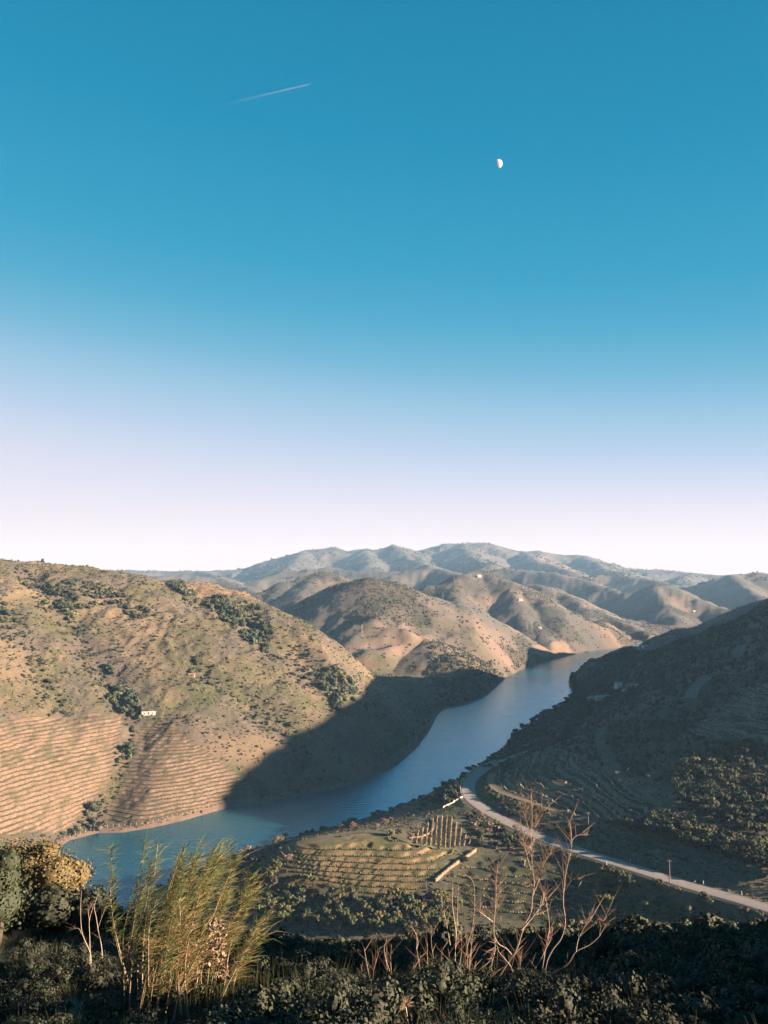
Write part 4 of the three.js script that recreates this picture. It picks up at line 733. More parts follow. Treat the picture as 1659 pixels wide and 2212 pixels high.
// ---------------------------------------------------------------- scrub on the hills
{
  const spots = [], r = rng(77), add = (x, z, s, w) => spots.push([x, z, s, w]);
  const box = { lo: [-520, -1010], hi: [110, -450] };
  const dens = (x, z) => { for (const p of grove) if (inRegion(p, x, z)) return 2.2; return 0.2 + 0.6 * smooth(0.0, 0.35, fbm(x / 55 + 20, z / 55, 3)) + 0.25 * smooth(0.1, 0.3, fbm(x / 18, z / 18, 2)); };
  const gullyNear = (x, z) => { let d = 1e9; for (const [p] of gullies) for (let i = 0; i < p.length - 1; i++) d = Math.min(d, segDist(x, z, p[i][0], p[i][1], p[i + 1][0], p[i + 1][1])[0]); return d; };
  for (let k = 0; k < 20000; k++) {
    const x = mixn(box.lo[0], box.hi[0], r()), z = mixn(box.lo[1], box.hi[1], r()); if (Math.abs(x) > -z * 0.52 || inFields(x, z) || inRegion(sandy, x, z) || riverDist(x, z) < 2) continue;
    if (x > -110 && z > -540) continue;
    const g = gullyNear(x, z), d = dens(x, z) + (g < 14 ? 0.55 : 0), chance = r(); if (chance > d) continue;
    add(x, z, (d > 1.5 ? 1.5 + 1.2 * r() : 0.55 + 1.0 * r() * r()) * (g < 12 ? 1.5 : 1), d > 1.5 ? 'grove' : 'open');
  }
  spots.sort((a, b) => b[2] / Math.hypot(b[0], b[1]) - a[2] / Math.hypot(a[0], a[1]));
  const big = spots.slice(0, 300), rest = spots.slice(300);
  for (const [x, z, s, w] of big) plantShrub(x, z, s, rt, 'hill', w === 'grove' ? 'dark green tree like shrub in a thicket on the left hill' : 'large dark shrub standing on the open left hillside', w === 'grove' ? 'thickets on the left hill' : 'large shrubs on the left hillside', bushGeo, 'hill_shrub');
  const many = (name, label, list, geo, material, tint) => {
    const im = new THREE.InstancedMesh(geo, material, list.length), c = new THREE.Color(), q = rng(3), m = new THREE.Matrix4(), e = new THREE.Euler(), qt = new THREE.Quaternion();
    list.forEach(([x, z, s], i) => { e.set(0.2 * (q() - 0.5), q() * 6.28, 0.2 * (q() - 0.5)); im.setMatrixAt(i, m.compose(new THREE.Vector3(x, height(x, z) - 0.1 * s, z), qt.setFromEuler(e), new THREE.Vector3(s * (0.8 + 0.6 * q()), s * (0.7 + 0.5 * q()), s * (0.8 + 0.6 * q())))); const [r0, g0, b0] = tint(q, x, z); im.setColorAt(i, c.setRGB(r0, g0, b0)); });
    im.name = numbered(name); im.castShadow = im.receiveShadow = true; scene.add(im); tag(im, label, 'scrub', null, 'stuff'); return im;
  };
  const plainLeaf = leafM(1, 1, 1), scrubTint = (q) => { const w = 0.7 + 0.6 * q(); return q() < 0.7 ? [0.042 * w, 0.06 * w, 0.026 * w] : [0.10 * w, 0.09 * w, 0.05 * w]; };
  many('hillside_scrub', 'scattered small dark scrub covering the left hill', rest, bushGeo[1], plainLeaf, scrubTint);
  { // the largest 300 trees and shrubs in view stand alone, the others close the woods
    const rank = (q) => q.sort((a, b) => b.s / Math.hypot(b.x, b.z) - a.s / Math.hypot(a.x, a.z)), inView = (t) => Math.abs(t.x) < -t.z * 0.485;
    for (const q of [treeQueue, shrubQueue]) rank(q);
    const T = treeQueue.filter(inView).slice(0, 280), S = shrubQueue.filter(inView).slice(0, 280); for (const t of T) makeTree(t, rt); for (const t of S) plantShrub(t.x, t.z, t.s, rt, t.colours, t.label, t.group);
    const tone = (q, x, z) => { const k = ['slope', 'grove'].includes(byPlace.get(x + ',' + z)) ? q() : 0.3 * q(), w = 0.75 + 0.5 * q(); return k < 0.3 ? [0.04 * w, 0.056 * w, 0.023 * w] : k < 0.7 ? [0.11 * w, 0.13 * w, 0.045 * w] : [0.16 * w, 0.15 * w, 0.05 * w]; };
    const byPlace = new Map(), setT = new Set(T), setS = new Set(S); for (const t of [...treeQueue, ...shrubQueue]) byPlace.set(t.x + ',' + t.z, t.colours);
    many('woodland', 'smaller trees filling the woods between those one can tell apart', treeQueue.filter((t) => !setT.has(t)).map((t) => [t.x, t.z, t.s]), crownGeo[1], plainLeaf, tone);
    many('undergrowth', 'smaller shrubs filling the slopes between those one can tell apart', shrubQueue.filter((t) => !setS.has(t)).map((t) => [t.x, t.z, t.s]), shrubGeo[2], plainLeaf, tone);
  }
  // grey heather and dry grass hummocks
  const hum = []; for (let k = 0; k < 26000; k++) { const x = mixn(box.lo[0], box.hi[0], r()), z = mixn(box.lo[1], box.hi[1], r()); if (Math.abs(x) > -z * 0.5 || inFields(x, z) || riverDist(x, z) < 2 || (x > -110 && z > -540)) continue; if (r() < 0.75) hum.push([x, z, 0.35 + 0.5 * r()]); }
  many('dry_hummocks', 'dry grass hummocks and heather on the left hill', hum, bushGeo[2], plainLeaf, (q) => { const w = 0.7 + 0.6 * q(), k = q(); return k < 0.4 ? [0.22 * w, 0.17 * w, 0.10 * w] : k < 0.75 ? [0.13 * w, 0.12 * w, 0.065 * w] : [0.30 * w, 0.21 * w, 0.13 * w]; });
  // right hill, in the shade
  const right = []; for (let k = 0; k < 30000; k++) { const x = mixn(60, 480, r()), z = mixn(-1200, -430, r()); if (riverDist(x, z) < 3 || inFields(x, z) || Math.abs(x) > -z * 0.52) continue; const q = roadAt(x, z); if (q && q[0] < 5.5) continue; if (r() < 0.5 + 0.5 * smooth(-0.1, 0.3, fbm(x / 40, z / 40, 3))) right.push([x, z, 0.8 + 1.5 * r() * r()]); }
  many('shaded_scrub', 'dark scrub covering the shaded right hill', right, bushGeo[0], plainLeaf, (q) => { const w = 0.7 + 0.6 * q(); return [0.042 * w, 0.06 * w, 0.026 * w]; });
  // low ground between river and road
  const low = []; for (let k = 0; k < 15000; k++) { const x = mixn(-170, 170, r()), z = mixn(-520, -235, r()); if (riverDist(x, z) < 2 || inFields(x, z) || Math.abs(x) > -z * 0.56) continue; const q = roadAt(x, z); if (q && q[0] < 5) continue; low.push([x, z, 0.3 + 0.55 * r() * r()]); }
  many('low_scrub', 'grass tussocks and low scrub between the river and the road', low, bushGeo[2], plainLeaf, (q) => { const w = 0.7 + 0.6 * q(), k = q(); return k < 0.5 ? [0.09 * w, 0.10 * w, 0.035 * w] : k < 0.8 ? [0.05 * w, 0.058 * w, 0.025 * w] : [0.2 * w, 0.14 * w, 0.075 * w]; });
  // far hills: woods and bushes
  const far = []; for (let k = 0; k < 80000; k++) {
    const z = -mixn(1010, 2900, Math.pow(r(), 1.3)), x = mixn(-0.36, 0.5, r()) * -z; if (riverDist(x, z) < 3) continue;
    const wood = smooth(0.06, 0.2, fbm(x / 240 + 9, z / 240 - 4, 4)), p = 0.10 + 0.75 * wood + 0.3 * smooth(0.15, 0.35, fbm(x / 60, z / 60, 3)); if (r() > p) continue;
    let bare = false; for (const q of tanFar) if (inRegion(q, x, z)) bare = true; if (bare || inRegion(tanSpur, x, z)) continue; far.push([x, z, 0.8 + 1.0 * r()]);
  }
  many('far_woods', 'dark woods and bushes dotted over the far hills', far, bushGeo[0], plainLeaf, (q) => { const w = 0.7 + 0.6 * q(); return q() < 0.6 ? [0.075 * w, 0.08 * w, 0.045 * w] : [0.13 * w, 0.11 * w, 0.07 * w]; });
  const top = []; for (let k = 0; k < 9000; k++) { const z = -mixn(3300, 5900, r()), x = mixn(-0.4, 0.52, r()) * -z; if (fbm(x / 500, z / 500, 3) + 0.4 * n2(x / 120, z / 120) > 0.0) top.push([x, z, 3 + 3 * r()]); }
  many('mountain_woods', 'dark patches of wood on the mountain', top, bushGeo[1], plainLeaf, scrubTint);
  for (const [u, v, s, l] of [[74, 1208, 2.2, 'small tree on the left skyline, left of the pair'], [84, 1209, 2.6, 'small tree on the left skyline, left one of the pair'], [92, 1211, 2.4, 'small tree on the left skyline, right one of the pair'], [236, 1222, 2.0, 'lone small tree on the skyline further right']]) { const p = hitH(u, v + 3); plantShrub(p[0], p[2], s, rt, 'hill', l, undefined, bushGeo, 'skyline_tree').userData.category = 'tree'; }
}
// ---------------------------------------------------------------- plants on the slope at the viewer's feet
const fgY = (x, z) => height(x, z);
const V3 = (u, v, D) => new THREE.Vector3(...atD(u, v, D));
const bareM = [mat(0.60, 0.46, 0.36, 0.85), mat(0.5, 0.37, 0.28, 0.85), mat(0.66, 0.53, 0.43, 0.85)], darkTwig = mat(0.16, 0.10, 0.07, 0.9);
function blades(list, colourOf) {   // list of [base, tip, width, droop]: narrow bent blades, two faces each
  const P = [], Cc = [], N = [], side = new THREE.Vector3(), d = new THREE.Vector3(), n = new THREE.Vector3(), eye = new THREE.Vector3(0, 0, 1);
  list.forEach(([a, b, w, k = 0], i) => {
    d.subVectors(b, a); side.crossVectors(d, eye).normalize().multiplyScalar(w / 2); n.crossVectors(side, d).normalize();
    const m = a.clone().lerp(b, 0.55); m.y += d.length() * 0.18 * k; const c = colourOf(i);
    const q = [a.clone().sub(side), a.clone().add(side), m.clone().sub(side.clone().multiplyScalar(0.8)), m.clone().add(side.clone().multiplyScalar(0.8)), b];
    for (const t of [0, 1, 3, 0, 3, 2, 2, 3, 4]) { P.push(q[t].x, q[t].y, q[t].z); N.push(n.x, n.y, n.z); Cc.push(c[0], c[1], c[2]); }
  });
  const g = new THREE.BufferGeometry(); g.setAttribute('position', new THREE.Float32BufferAttribute(P, 3)); g.setAttribute('normal', new THREE.Float32BufferAttribute(N, 3)); g.setAttribute('color', new THREE.Float32BufferAttribute(Cc, 3)); return g;
}
const bladeM = new THREE.MeshStandardMaterial({ color: rgb(TONE, TONE, TONE), vertexColors: true, roughness: 0.8, side: THREE.DoubleSide });
const rf = rng(4242);
const local = (g, t) => { g.translate(-t.position.x, -t.position.y, -t.position.z); return g; };

// tall green broom: wands leaning to the right, tipped with fine drooping twigs
function broom(ub, ut, vt, D, wands, label, spread = 26, gold = 0.25) {
  const foot = atD(ub, 2060, D), y0 = fgY(foot[0], foot[2]), t = thing('broom_shrub', foot[0], y0 - 0.05, foot[2]), base = new THREE.Vector3(foot[0], y0 - 0.05, foot[2]), tw = [];
  for (let k = 0; k < wands; k++) {
    const top = V3(ut + (rf() - 0.5) * spread * 2.6, vt + (k ? rf() * 120 : 0), D + (rf() - 0.5) * 1.2), b0 = base.clone().add(new THREE.Vector3((rf() - 0.5) * 0.35, 0, (rf() - 0.5) * 0.35)), L = b0.distanceTo(top);
    const mid = b0.clone().lerp(top, 0.5).add(new THREE.Vector3(-0.05 * L * (0.5 + rf()), 0, (rf() - 0.5) * 0.1)), mid2 = b0.clone().lerp(top, 0.8).add(new THREE.Vector3(-0.04 * L * rf(), 0, 0));
    const c = new THREE.CatmullRomCurve3([b0, mid, mid2, top]);
    mesh('wand', local(taper([b0, mid, mid2, top], 0.011, 0.003, 5, 12), t), pick(rf, [bareM[1], mat(0.20, 0.17, 0.06, 0.9), mat(0.26, 0.17, 0.07, 0.9)]), t);
    for (let i = 0; i < 230; i++) {
      const s = 0.34 + 0.66 * Math.pow(rf(), 0.65), p = c.getPointAt(Math.min(1, s)), g = c.getTangentAt(Math.min(1, s)), len = (0.07 + 0.26 * rf() * rf()) * (1.2 - 0.3 * s);
      const tip = p.clone().addScaledVector(g, len * (0.1 + 0.6 * rf())).add(new THREE.Vector3((rf() - 0.38) * len * 2.4, (rf() - 0.45) * len * 1.6, (rf() - 0.5) * len * 2));
      tw.push([p, tip, 0.0035 + 0.002 * rf(), (rf() - 0.2) * 1.4, s]);
    }
  }
  mesh('twigs', local(blades(tw, (i) => { const w = 0.7 + 0.6 * rf(), y = rf() < gold * (1.5 - tw[i][4]); return y ? [0.30 * w, 0.19 * w, 0.065 * w] : [0.14 * w, 0.18 * w, 0.05 * w]; }), t), bladeM, t);
  return tag(t, label, 'shrub', 'tall broom clump in the left foreground');
}
for (const [ub, ut, vt, D, n, l, sp, go] of [
  [272, 236, 1828, 13.5, 2, 'faint wispy broom standing alone left of the clump', 8, 0.1], [285, 322, 1822, 12.5, 6, 'broom with curling top at the left end of the clump', 22, 0.2],
  [325, 372, 1850, 12, 6, 'broom second from the left in the clump', 26, 0.3], [345, 412, 1830, 12.8, 7, 'broom in the left middle of the clump', 26, 0.3], [380, 446, 1814, 12.2, 7, 'tallest broom in the middle of the clump', 24, 0.3],
  [405, 470, 1822, 13, 6, 'broom just right of the tallest one', 22, 0.3], [425, 500, 1822, 12.4, 6, 'broom with feathery top at the right of the clump', 18, 0.35], [450, 530, 1890, 12, 6, 'shorter golden broom on the right edge of the clump', 26, 0.5], [470, 555, 1925, 11.6, 5, 'lowest broom at the right end of the clump', 24, 0.5], [395, 430, 1930, 11.2, 6, 'orange tinted low broom in front of the clump', 40, 0.9], [330, 350, 1935, 11.4, 5, 'low broom in front of the left middle of the clump', 34, 0.5]]) broom(ub, ut, vt, D, n, l, sp, go);

// bare shrubs: branches drawn as tapered limbs, tips broken into fine twigs
function bareShrub(name, label, D, branches, r0, twigs, group) {
  const f = branches[0][0], p0 = V3(f[0], f[1], D), t = thing(name, p0.x, p0.y, p0.z), list = [];
  branches.forEach((b, bi) => {
    const dz = (rf() - 0.5) * 0.5, pts = b.map(([u, v], i) => V3(u, v, D + dz * i / b.length)), scale = b.r || (bi ? 0.7 : 1);
    if (b.low) { const g = pts[0].clone(); g.y -= 0.5; pts.unshift(g); }
    mesh('branch', local(taper(pts, r0 * scale, r0 * scale * 0.28, 6, Math.max(8, pts.length * 4)), t), pick(rf, bareM), t);
    const c = new THREE.CatmullRomCurve3(pts), n = Math.round(twigs * (b.t ?? 1));
    for (let i = 0; i < n; i++) { const s = 0.3 + 0.7 * rf(), p = c.getPointAt(s), g = c.getTangentAt(s), len = 0.1 + 0.34 * rf() * rf(); list.push([p, p.clone().addScaledVector(g, len * 0.5).add(new THREE.Vector3((rf() - 0.5) * len * 1.7, (rf() - 0.1) * len * 0.9, (rf() - 0.5) * len)), 0.003 + 0.0025 * rf(), 0.5 * (rf() - 0.5)]); }
  });
  if (list.length) mesh('twigs', local(blades(list, () => { const w = 0.7 + 0.6 * rf(); return [0.32 * w, 0.2 * w, 0.13 * w]; }), t), bladeM, t);
  return tag(t, label, 'shrub', group);
}
const z4 = (l, o = {}) => Object.assign(l.map(([x, y]) => [987.5 + 0.2315 * x, 1810.4 + 0.2315 * y]), o), z8 = (l, o = {}) => Object.assign(l.map(([x, y]) => [740.6 + 0.2149 * x, 1865.3 + 0.2149 * y]), o), z1 = (l, o = {}) => Object.assign(l.map(([x, y]) => [0.26455 * x, 1755.5 + 0.26455 * y]), o);
const low = { low: 1 };
bareShrub('bare_shrub', 'large bare branching shrub, sunlit, in the right foreground', 9.6, [
  z4([[245, 1580], [330, 1410], [420, 1250], [500, 1130], [560, 1030], [600, 900], [640, 790], [690, 690], [700, 560], [720, 430], [705, 300], [690, 60], [700, -180], [690, -420]], { low: 1, t: 3 }),
  z4([[600, 860], [720, 720], [800, 590], [805, 480]]), z4([[510, 1090], [460, 1030], [390, 990], [345, 900], [345, 780], [360, 600], [365, 400], [385, 210]], { t: 2.5 }), z4([[330, 780], [280, 740], [210, 690]]),
  z4([[440, 1590], [520, 1440], [640, 1310], [740, 1200], [830, 1030], [880, 920], [890, 830]], { low: 1, r: 0.8 }), z4([[520, 1440], [570, 1300], [590, 1180], [600, 1080]], { r: 0.5 }),
  z4([[640, 1570], [700, 1450], [760, 1380], [820, 1290], [930, 1240], [1030, 1180], [1110, 1060], [1230, 1000], [1330, 910], [1400, 790], [1480, 740]], { low: 1, r: 0.95 }),
  z4([[820, 1290], [840, 1150], [900, 1030], [970, 940], [1010, 780], [990, 600], [1005, 400], [1030, 250], [1070, 60], [1050, -160]], { t: 2.5 }), z4([[1110, 1060], [1130, 950], [1180, 850], [1250, 760]], { r: 0.5 }), z4([[760, 1380], [790, 1250], [830, 1000], [860, 850], [850, 720], [810, 500]], { r: 0.6, t: 2 }), z4([[1330, 910], [1340, 840], [1400, 720]], { r: 0.45 }),
  z4([[550, 1530], [640, 1500], [730, 1420], [830, 1390]], { r: 0.6 }), z4([[380, 1380], [480, 1390], [560, 1400], [720, 1385]], { r: 0.45 }), z4([[510, 1400], [525, 1300], [500, 1200], [440, 1120], [390, 1060], [360, 960]], { r: 0.5 }), z4([[700, 560], [760, 400], [800, 260], [880, 120]], { r: 0.45, t: 2 }), z4([[690, 300], [640, 120], [600, -60]], { r: 0.4, t: 2 }), z4([[700, 60], [740, -120], [790, -260]], { r: 0.4, t: 2 }), z4([[690, -20], [640, -180], [630, -330]], { r: 0.4, t: 2 }), z4([[1050, 60], [1110, -20], [1230, -30]], { r: 0.35, t: 0.4 }), z4([[1010, 480], [1090, 380], [1200, 410]], { r: 0.35 }), z4([[330, 1120], [310, 1300], [290, 1420]], { r: 0.45 }), z4([[345, 900], [355, 1030], [330, 1160]], { r: 0.5 })], 0.0085, 20);
const dry = 'dry stemmed shrubs in the foreground middle';
for (const [l, D, br] of [
  ['forked dry shrub, leftmost of the dry stems', 11.2, [z8([[300, 1260], [270, 1150], [240, 1000], [215, 850]], low), z8([[300, 1260], [215, 1150], [180, 1010]]), z8([[300, 1220], [310, 1080], [330, 1000], [375, 840]])]],
  ['pale upright bundle of dry stems right of the leftmost fork', 11, [z8([[505, 1300], [490, 1150], [445, 1000], [415, 870], [445, 750]], low), z8([[510, 1290], [470, 1130], [420, 1000], [400, 880]]), z8([[515, 1280], [490, 1100], [480, 950], [490, 810]]), z8([[500, 1250], [455, 1100], [430, 960]])]],
  ['small cluster of broken dry stems', 11, [z8([[745, 1290], [720, 1150], [710, 1020]], low), z8([[690, 1250], [690, 1070]]), z8([[710, 1060], [790, 930]])]],
  ['tall crooked dry stem with a hook at its top', 10.8, [z8([[840, 1310], [800, 1180], [760, 960], [740, 830], [745, 740], [690, 630]], low), z8([[845, 1280], [860, 1120], [850, 960], [850, 800]]), z8([[800, 1220], [850, 1090]]), z8([[740, 860], [755, 800], [730, 690]])]],
  ['pointed dry shrub right of the hooked stem', 10.8, [z8([[995, 1340], [970, 1180], [930, 1020], [895, 850], [885, 620]], low), z8([[1000, 1330], [985, 1150], [985, 1000], [1010, 840]]), z8([[960, 1180], [930, 1090], [945, 1000]])]],
  ['tall dry shrub with long thin shoots beside the broom like bundle', 10.2, [z8([[1140, 1430], [1100, 1200], [1050, 1080], [1005, 980]], low), z8([[1125, 1270], [1130, 900], [1140, 720], [1155, 430], [1160, 200]], { t: 1.5 }), z8([[1140, 720], [1120, 560], [1100, 400], [1105, 170]]), z8([[1080, 820], [1040, 600], [1010, 460], [990, 330]]), z8([[1090, 1180], [1080, 1000], [1060, 860]]), z8([[1160, 1080], [1190, 900], [1185, 660]])]],
  ['dense tall bundle of dry shoots beside the big bare shrub', 10.2, [z8([[1240, 1440], [1215, 1200], [1225, 1000], [1260, 800], [1305, 640], [1320, 230], [1290, 150], [1220, 110]], low), z8([[1255, 1380], [1250, 1100], [1255, 900], [1240, 760]]), z8([[1290, 1300], [1300, 1150], [1340, 980]]), z8([[1250, 1200], [1270, 1000], [1300, 760], [1310, 600]]), z8([[1230, 1350], [1200, 1150], [1150, 1040]]), z8([[1260, 1150], [1290, 900], [1285, 700]])]],
]) bareShrub('dry_shrub', l, D, br, 0.007, 9, dry);
bareShrub('bare_sapling', 'thin pale sapling with a tuft of leaves, left foreground', 14, [z1([[740, 1160], [700, 1060], [670, 980], [658, 800], [665, 640]], low), z1([[665, 990], [640, 945], [560, 965]], { r: 0.4 })], 0.009, 6);
bareShrub('bare_sapling', 'thin straight sapling beside the tufted one', 14.2, [z1([[735, 1150], [732, 1000], [730, 880], [770, 740]], low), z1([[730, 880], [720, 800], [722, 760]], { r: 0.5 })], 0.008, 8);
bareShrub('bare_sapling', 'thin forked sapling left of the broom clump', 14.4, [z1([[832, 1120], [800, 950], [785, 850], [770, 770], [810, 640]], low), z1([[800, 940], [830, 860], [880, 720]], { r: 0.5 })], 0.008, 8);

// brambles with rusty leaves
const rust = [leafM(0.36, 0.2, 0.12), leafM(0.28, 0.17, 0.09), leafM(0.40, 0.26, 0.17)];
function bramble(label, D, canes, clouds) {
  const f = canes[0][0], p0 = V3(f[0], f[1], D), t = thing('bramble', p0.x, p0.y, p0.z), lv = [];
  for (const b of canes) { const pts = b.map(([u, v]) => V3(u, v, D + (rf() - 0.5) * 0.3)); mesh('cane', local(taper(pts, 0.014, 0.004, 5, 12), t), pick(rf, bareM), t); const c = new THREE.CatmullRomCurve3(pts); for (let i = 0; i < 26; i++) { const p = c.getPointAt(rf()); lv.push([p.x + (rf() - 0.5) * 0.08, p.y + (rf() - 0.4) * 0.08, p.z + (rf() - 0.5) * 0.1]); } }
  for (const [u, v, ru, rv, n] of clouds) for (let i = 0; i < n; i++) { const a = rf() * 6.28, q = Math.sqrt(rf()), p = V3(u + Math.cos(a) * ru * q, v + Math.sin(a) * rv * q, D + (rf() - 0.5) * 0.7); lv.push([p.x, p.y, p.z]); }
  const P = [], N = [], Cc = []; const a = new THREE.Vector3(), b = new THREE.Vector3(), n = new THREE.Vector3();
  for (const [x, y, z] of lv) { n.set(rf() - 0.5, rf() - 0.2, rf() - 0.3).normalize(); a.set(rf() - 0.5, rf() - 0.5, rf() - 0.5).cross(n).normalize(); b.crossVectors(n, a); const s = 0.016 + 0.018 * rf(), w = 0.7 + 0.5 * rf(); const q = [[-s, 0], [0, -s * 0.6], [s, 0], [0, s * 0.6]].map(([e, g]) => [x + a.x * e + b.x * g, y + a.y * e + b.y * g, z + a.z * e + b.z * g]); for (const k of [0, 1, 2, 0, 2, 3]) { P.push(...q[k]); N.push(n.x, n.y, n.z); Cc.push(w, w, w); } }
  const g = new THREE.BufferGeometry(); g.setAttribute('position', new THREE.Float32BufferAttribute(P, 3)); g.setAttribute('normal', new THREE.Float32BufferAttribute(N, 3)); g.setAttribute('color', new THREE.Float32BufferAttribute(Cc, 3)); mesh('leaves', local(g, t), pick(rf, rust), t);
  return tag(t, label, 'bramble', 'brambles at the foot of the broom');
}
bramble('rusty bramble spray left of the broom foot', 12.3, [z1([[1220, 1400], [1150, 1270], [1090, 1190], [1050, 1100], [1120, 1060]]), z1([[1150, 1290], [1090, 1300], [1010, 1340]]), z1([[1150, 1290], [1050, 1290], [960, 1270], [900, 1270]])], [[280, 2062, 14, 16, 80], [305, 2092, 12, 12, 70], [240, 2094, 10, 6, 30]]);
bramble('arching pale bramble cane between the rusty ones', 12.4, [z1([[1240, 1290], [1280, 1170], [1380, 1110], [1470, 1150], [1530, 1220]]), z1([[1320, 1250], [1370, 1160], [1420, 1140]])], [[350, 2062, 18, 12, 30]]);
bramble('dense rusty pink bramble thicket under the broom', 12, [[[395, 2090], [430, 2060], [470, 2070]], [[400, 2075], [440, 2050], [485, 2040]], [[430, 2095], [480, 2085], [495, 2110]], [[410, 2060], [450, 2020], [470, 1985]]], [[440, 2058, 48, 28, 620], [470, 2020, 22, 36, 260], [480, 2095, 14, 18, 70]]);

// grass tufts and rushes
function tuftOf(name, label, u, v, D, n, hgt, spread, colour, lean = 0, group = 'grass tufts in the foreground') {
  const p = hitWith(height, u, Math.min(v, 2209), 3), y = fgY(p[0], p[2]), t = thing(name, p[0], y, p[2]), list = [];
  for (let i = 0; i < n * 0.6; i++) { const a = rf() * 6.28, q = Math.sqrt(rf()) * spread * 1.35, b = new THREE.Vector3(p[0] + Math.cos(a) * q, t.position.y - 0.05, p[2] + Math.sin(a) * q), h = hgt * (0.2 + 0.9 * Math.pow(rf(), 1.6)); list.push([b, b.clone().add(new THREE.Vector3((rf() - 0.5) * 0.25 * h + lean * h, h, (rf() - 0.5) * 0.25 * h)), 0.0055 + 0.004 * rf(), 0]); }
  mesh('blades', local(blades(list, () => { const w = 0.6 + 0.7 * rf(); return colour.map((c) => c * w); }), t), bladeM, t); return tag(t, label, 'grass', group);
}
const gr = [0.10, 0.13, 0.035], gy = [0.17, 0.16, 0.045], rd = [0.26, 0.12, 0.055];
for (const [l, u, v, D, n, h, s, c] of [
  ['green rush tuft left of the thin saplings', 148, 2055, 10.5, 110, 0.5, 0.35, gy], ['tall green rushes at the bottom, left group', 425, 2215, 6.8, 150, 0.62, 0.2, gy], ['tallest yellow green rushes at the bottom middle left', 512, 2215, 7, 260, 0.85, 0.32, gy], ['green rushes right of the tallest ones', 575, 2190, 7.6, 160, 0.7, 0.3, gr], ['thin green rushes under the bramble thicket', 470, 2120, 8.6, 60, 0.45, 0.15, gr], ['sparse rushes at the bottom right of the tall ones', 620, 2180, 8, 90, 0.55, 0.3, gr],
  ['rust red dry dock stalks left of the dry stems', 672, 2065, 11.5, 90, 0.75, 0.16, rd], ['small rust red stalks beside the taller ones', 650, 2068, 11.5, 50, 0.42, 0.14, rd], ['green tuft left of the rust red stalks', 600, 2068, 11.5, 70, 0.5, 0.18, gr],
  ['short grass at the bottom edge, under the bare shrub', 1040, 2215, 6.6, 60, 0.3, 0.3, gy], ['short grass at the bottom edge, right of the bare shrub', 1130, 2215, 6.6, 50, 0.28, 0.35, gy], ['grass around the foot of the big bare shrub', 1060, 2150, 9, 160, 0.4, 0.5, gy], ['lone grass stalks far right at the bottom', 1340, 2200, 6.8, 14, 0.4, 0.15, gr]]) tuftOf('grass_tuft', l, u, v, D, n, h, s, c);
{ // seed head tuft, blades radiating
  const c = V3(876, 2172, 7.6), t = thing('seed_head', c.x, c.y, c.z), list = []; for (let i = 0; i < 90; i++) { const d = new THREE.Vector3(rf() - 0.5, rf() * 0.9 - 0.25, rf() - 0.5).normalize(); list.push([c.clone(), c.clone().addScaledVector(d, 0.03 + 0.09 * rf()), 0.004, 0.4]); }
  mesh('blades', local(blades(list, () => { const w = 0.7 + 0.6 * rf(); return [0.36 * w, 0.25 * w, 0.15 * w]; }), t), bladeM, t);
  mesh('stalk', local(taper([c.clone(), c.clone().add(new THREE.Vector3(0.02, -0.15, 0)), new THREE.Vector3(c.x + 0.03, fgY(c.x, c.z) - 0.1, c.z)], 0.006, 0.009, 5, 6), t), bareM[1], t); tag(t, 'dry radiating seed head low in the foreground middle', 'grass');
}
{ // leafy golden bush at the left edge, and darker growth round it
  const put = (label, u, v, D, lobes, count, leaf, m) => { const p = atD(u, v, D), t = thing('leafy_bush', p[0], p[1], p[2]); mesh('foliage', foliage(u + 31, lobes, count, leaf, 0.8), m, t); const drop = p[1] - fgY(p[0], p[2]) + 0.3; mesh('stem', limb([0, -drop, 0], [0.1, 0.2, 0], 0.07, 0.04, 6, 0.05, 5), barkM, t); return tag(t, label, 'bush'); };
  put('rounded golden leafy bush at the left picture edge', 96, 1895, 20, [[-0.3, 0.1, 0, 0.62], [0.35, 0.12, 0.2, 0.55], [0.72, 0.0, -0.1, 0.42], [-0.05, 0.42, -0.2, 0.42], [0.1, -0.3, 0.3, 0.5], [0.55, -0.3, 0.2, 0.45], [-0.75, 0.3, -0.3, 0.5]], 7500, 0.027, leafM(0.2, 0.145, 0.05));
  put('dark evergreen bush left of the golden bush', -4, 1890, 17.5, [[0, 0.0, 0, 0.55], [0.25, 0.3, 0.1, 0.3], [-0.4, 0.2, 0, 0.6], [0.1, -0.5, 0.2, 0.6]], 4200, 0.03, leafM(0.042, 0.06, 0.022));
  put('dark low bush below the golden bush', 120, 1965, 19, [[-0.9, 0, 0, 0.55], [0, 0.05, 0.1, 0.6], [0.8, 0.0, 0, 0.55], [1.15, -0.15, 0.1, 0.4]], 3000, 0.04, leafM(0.035, 0.045, 0.02));
}
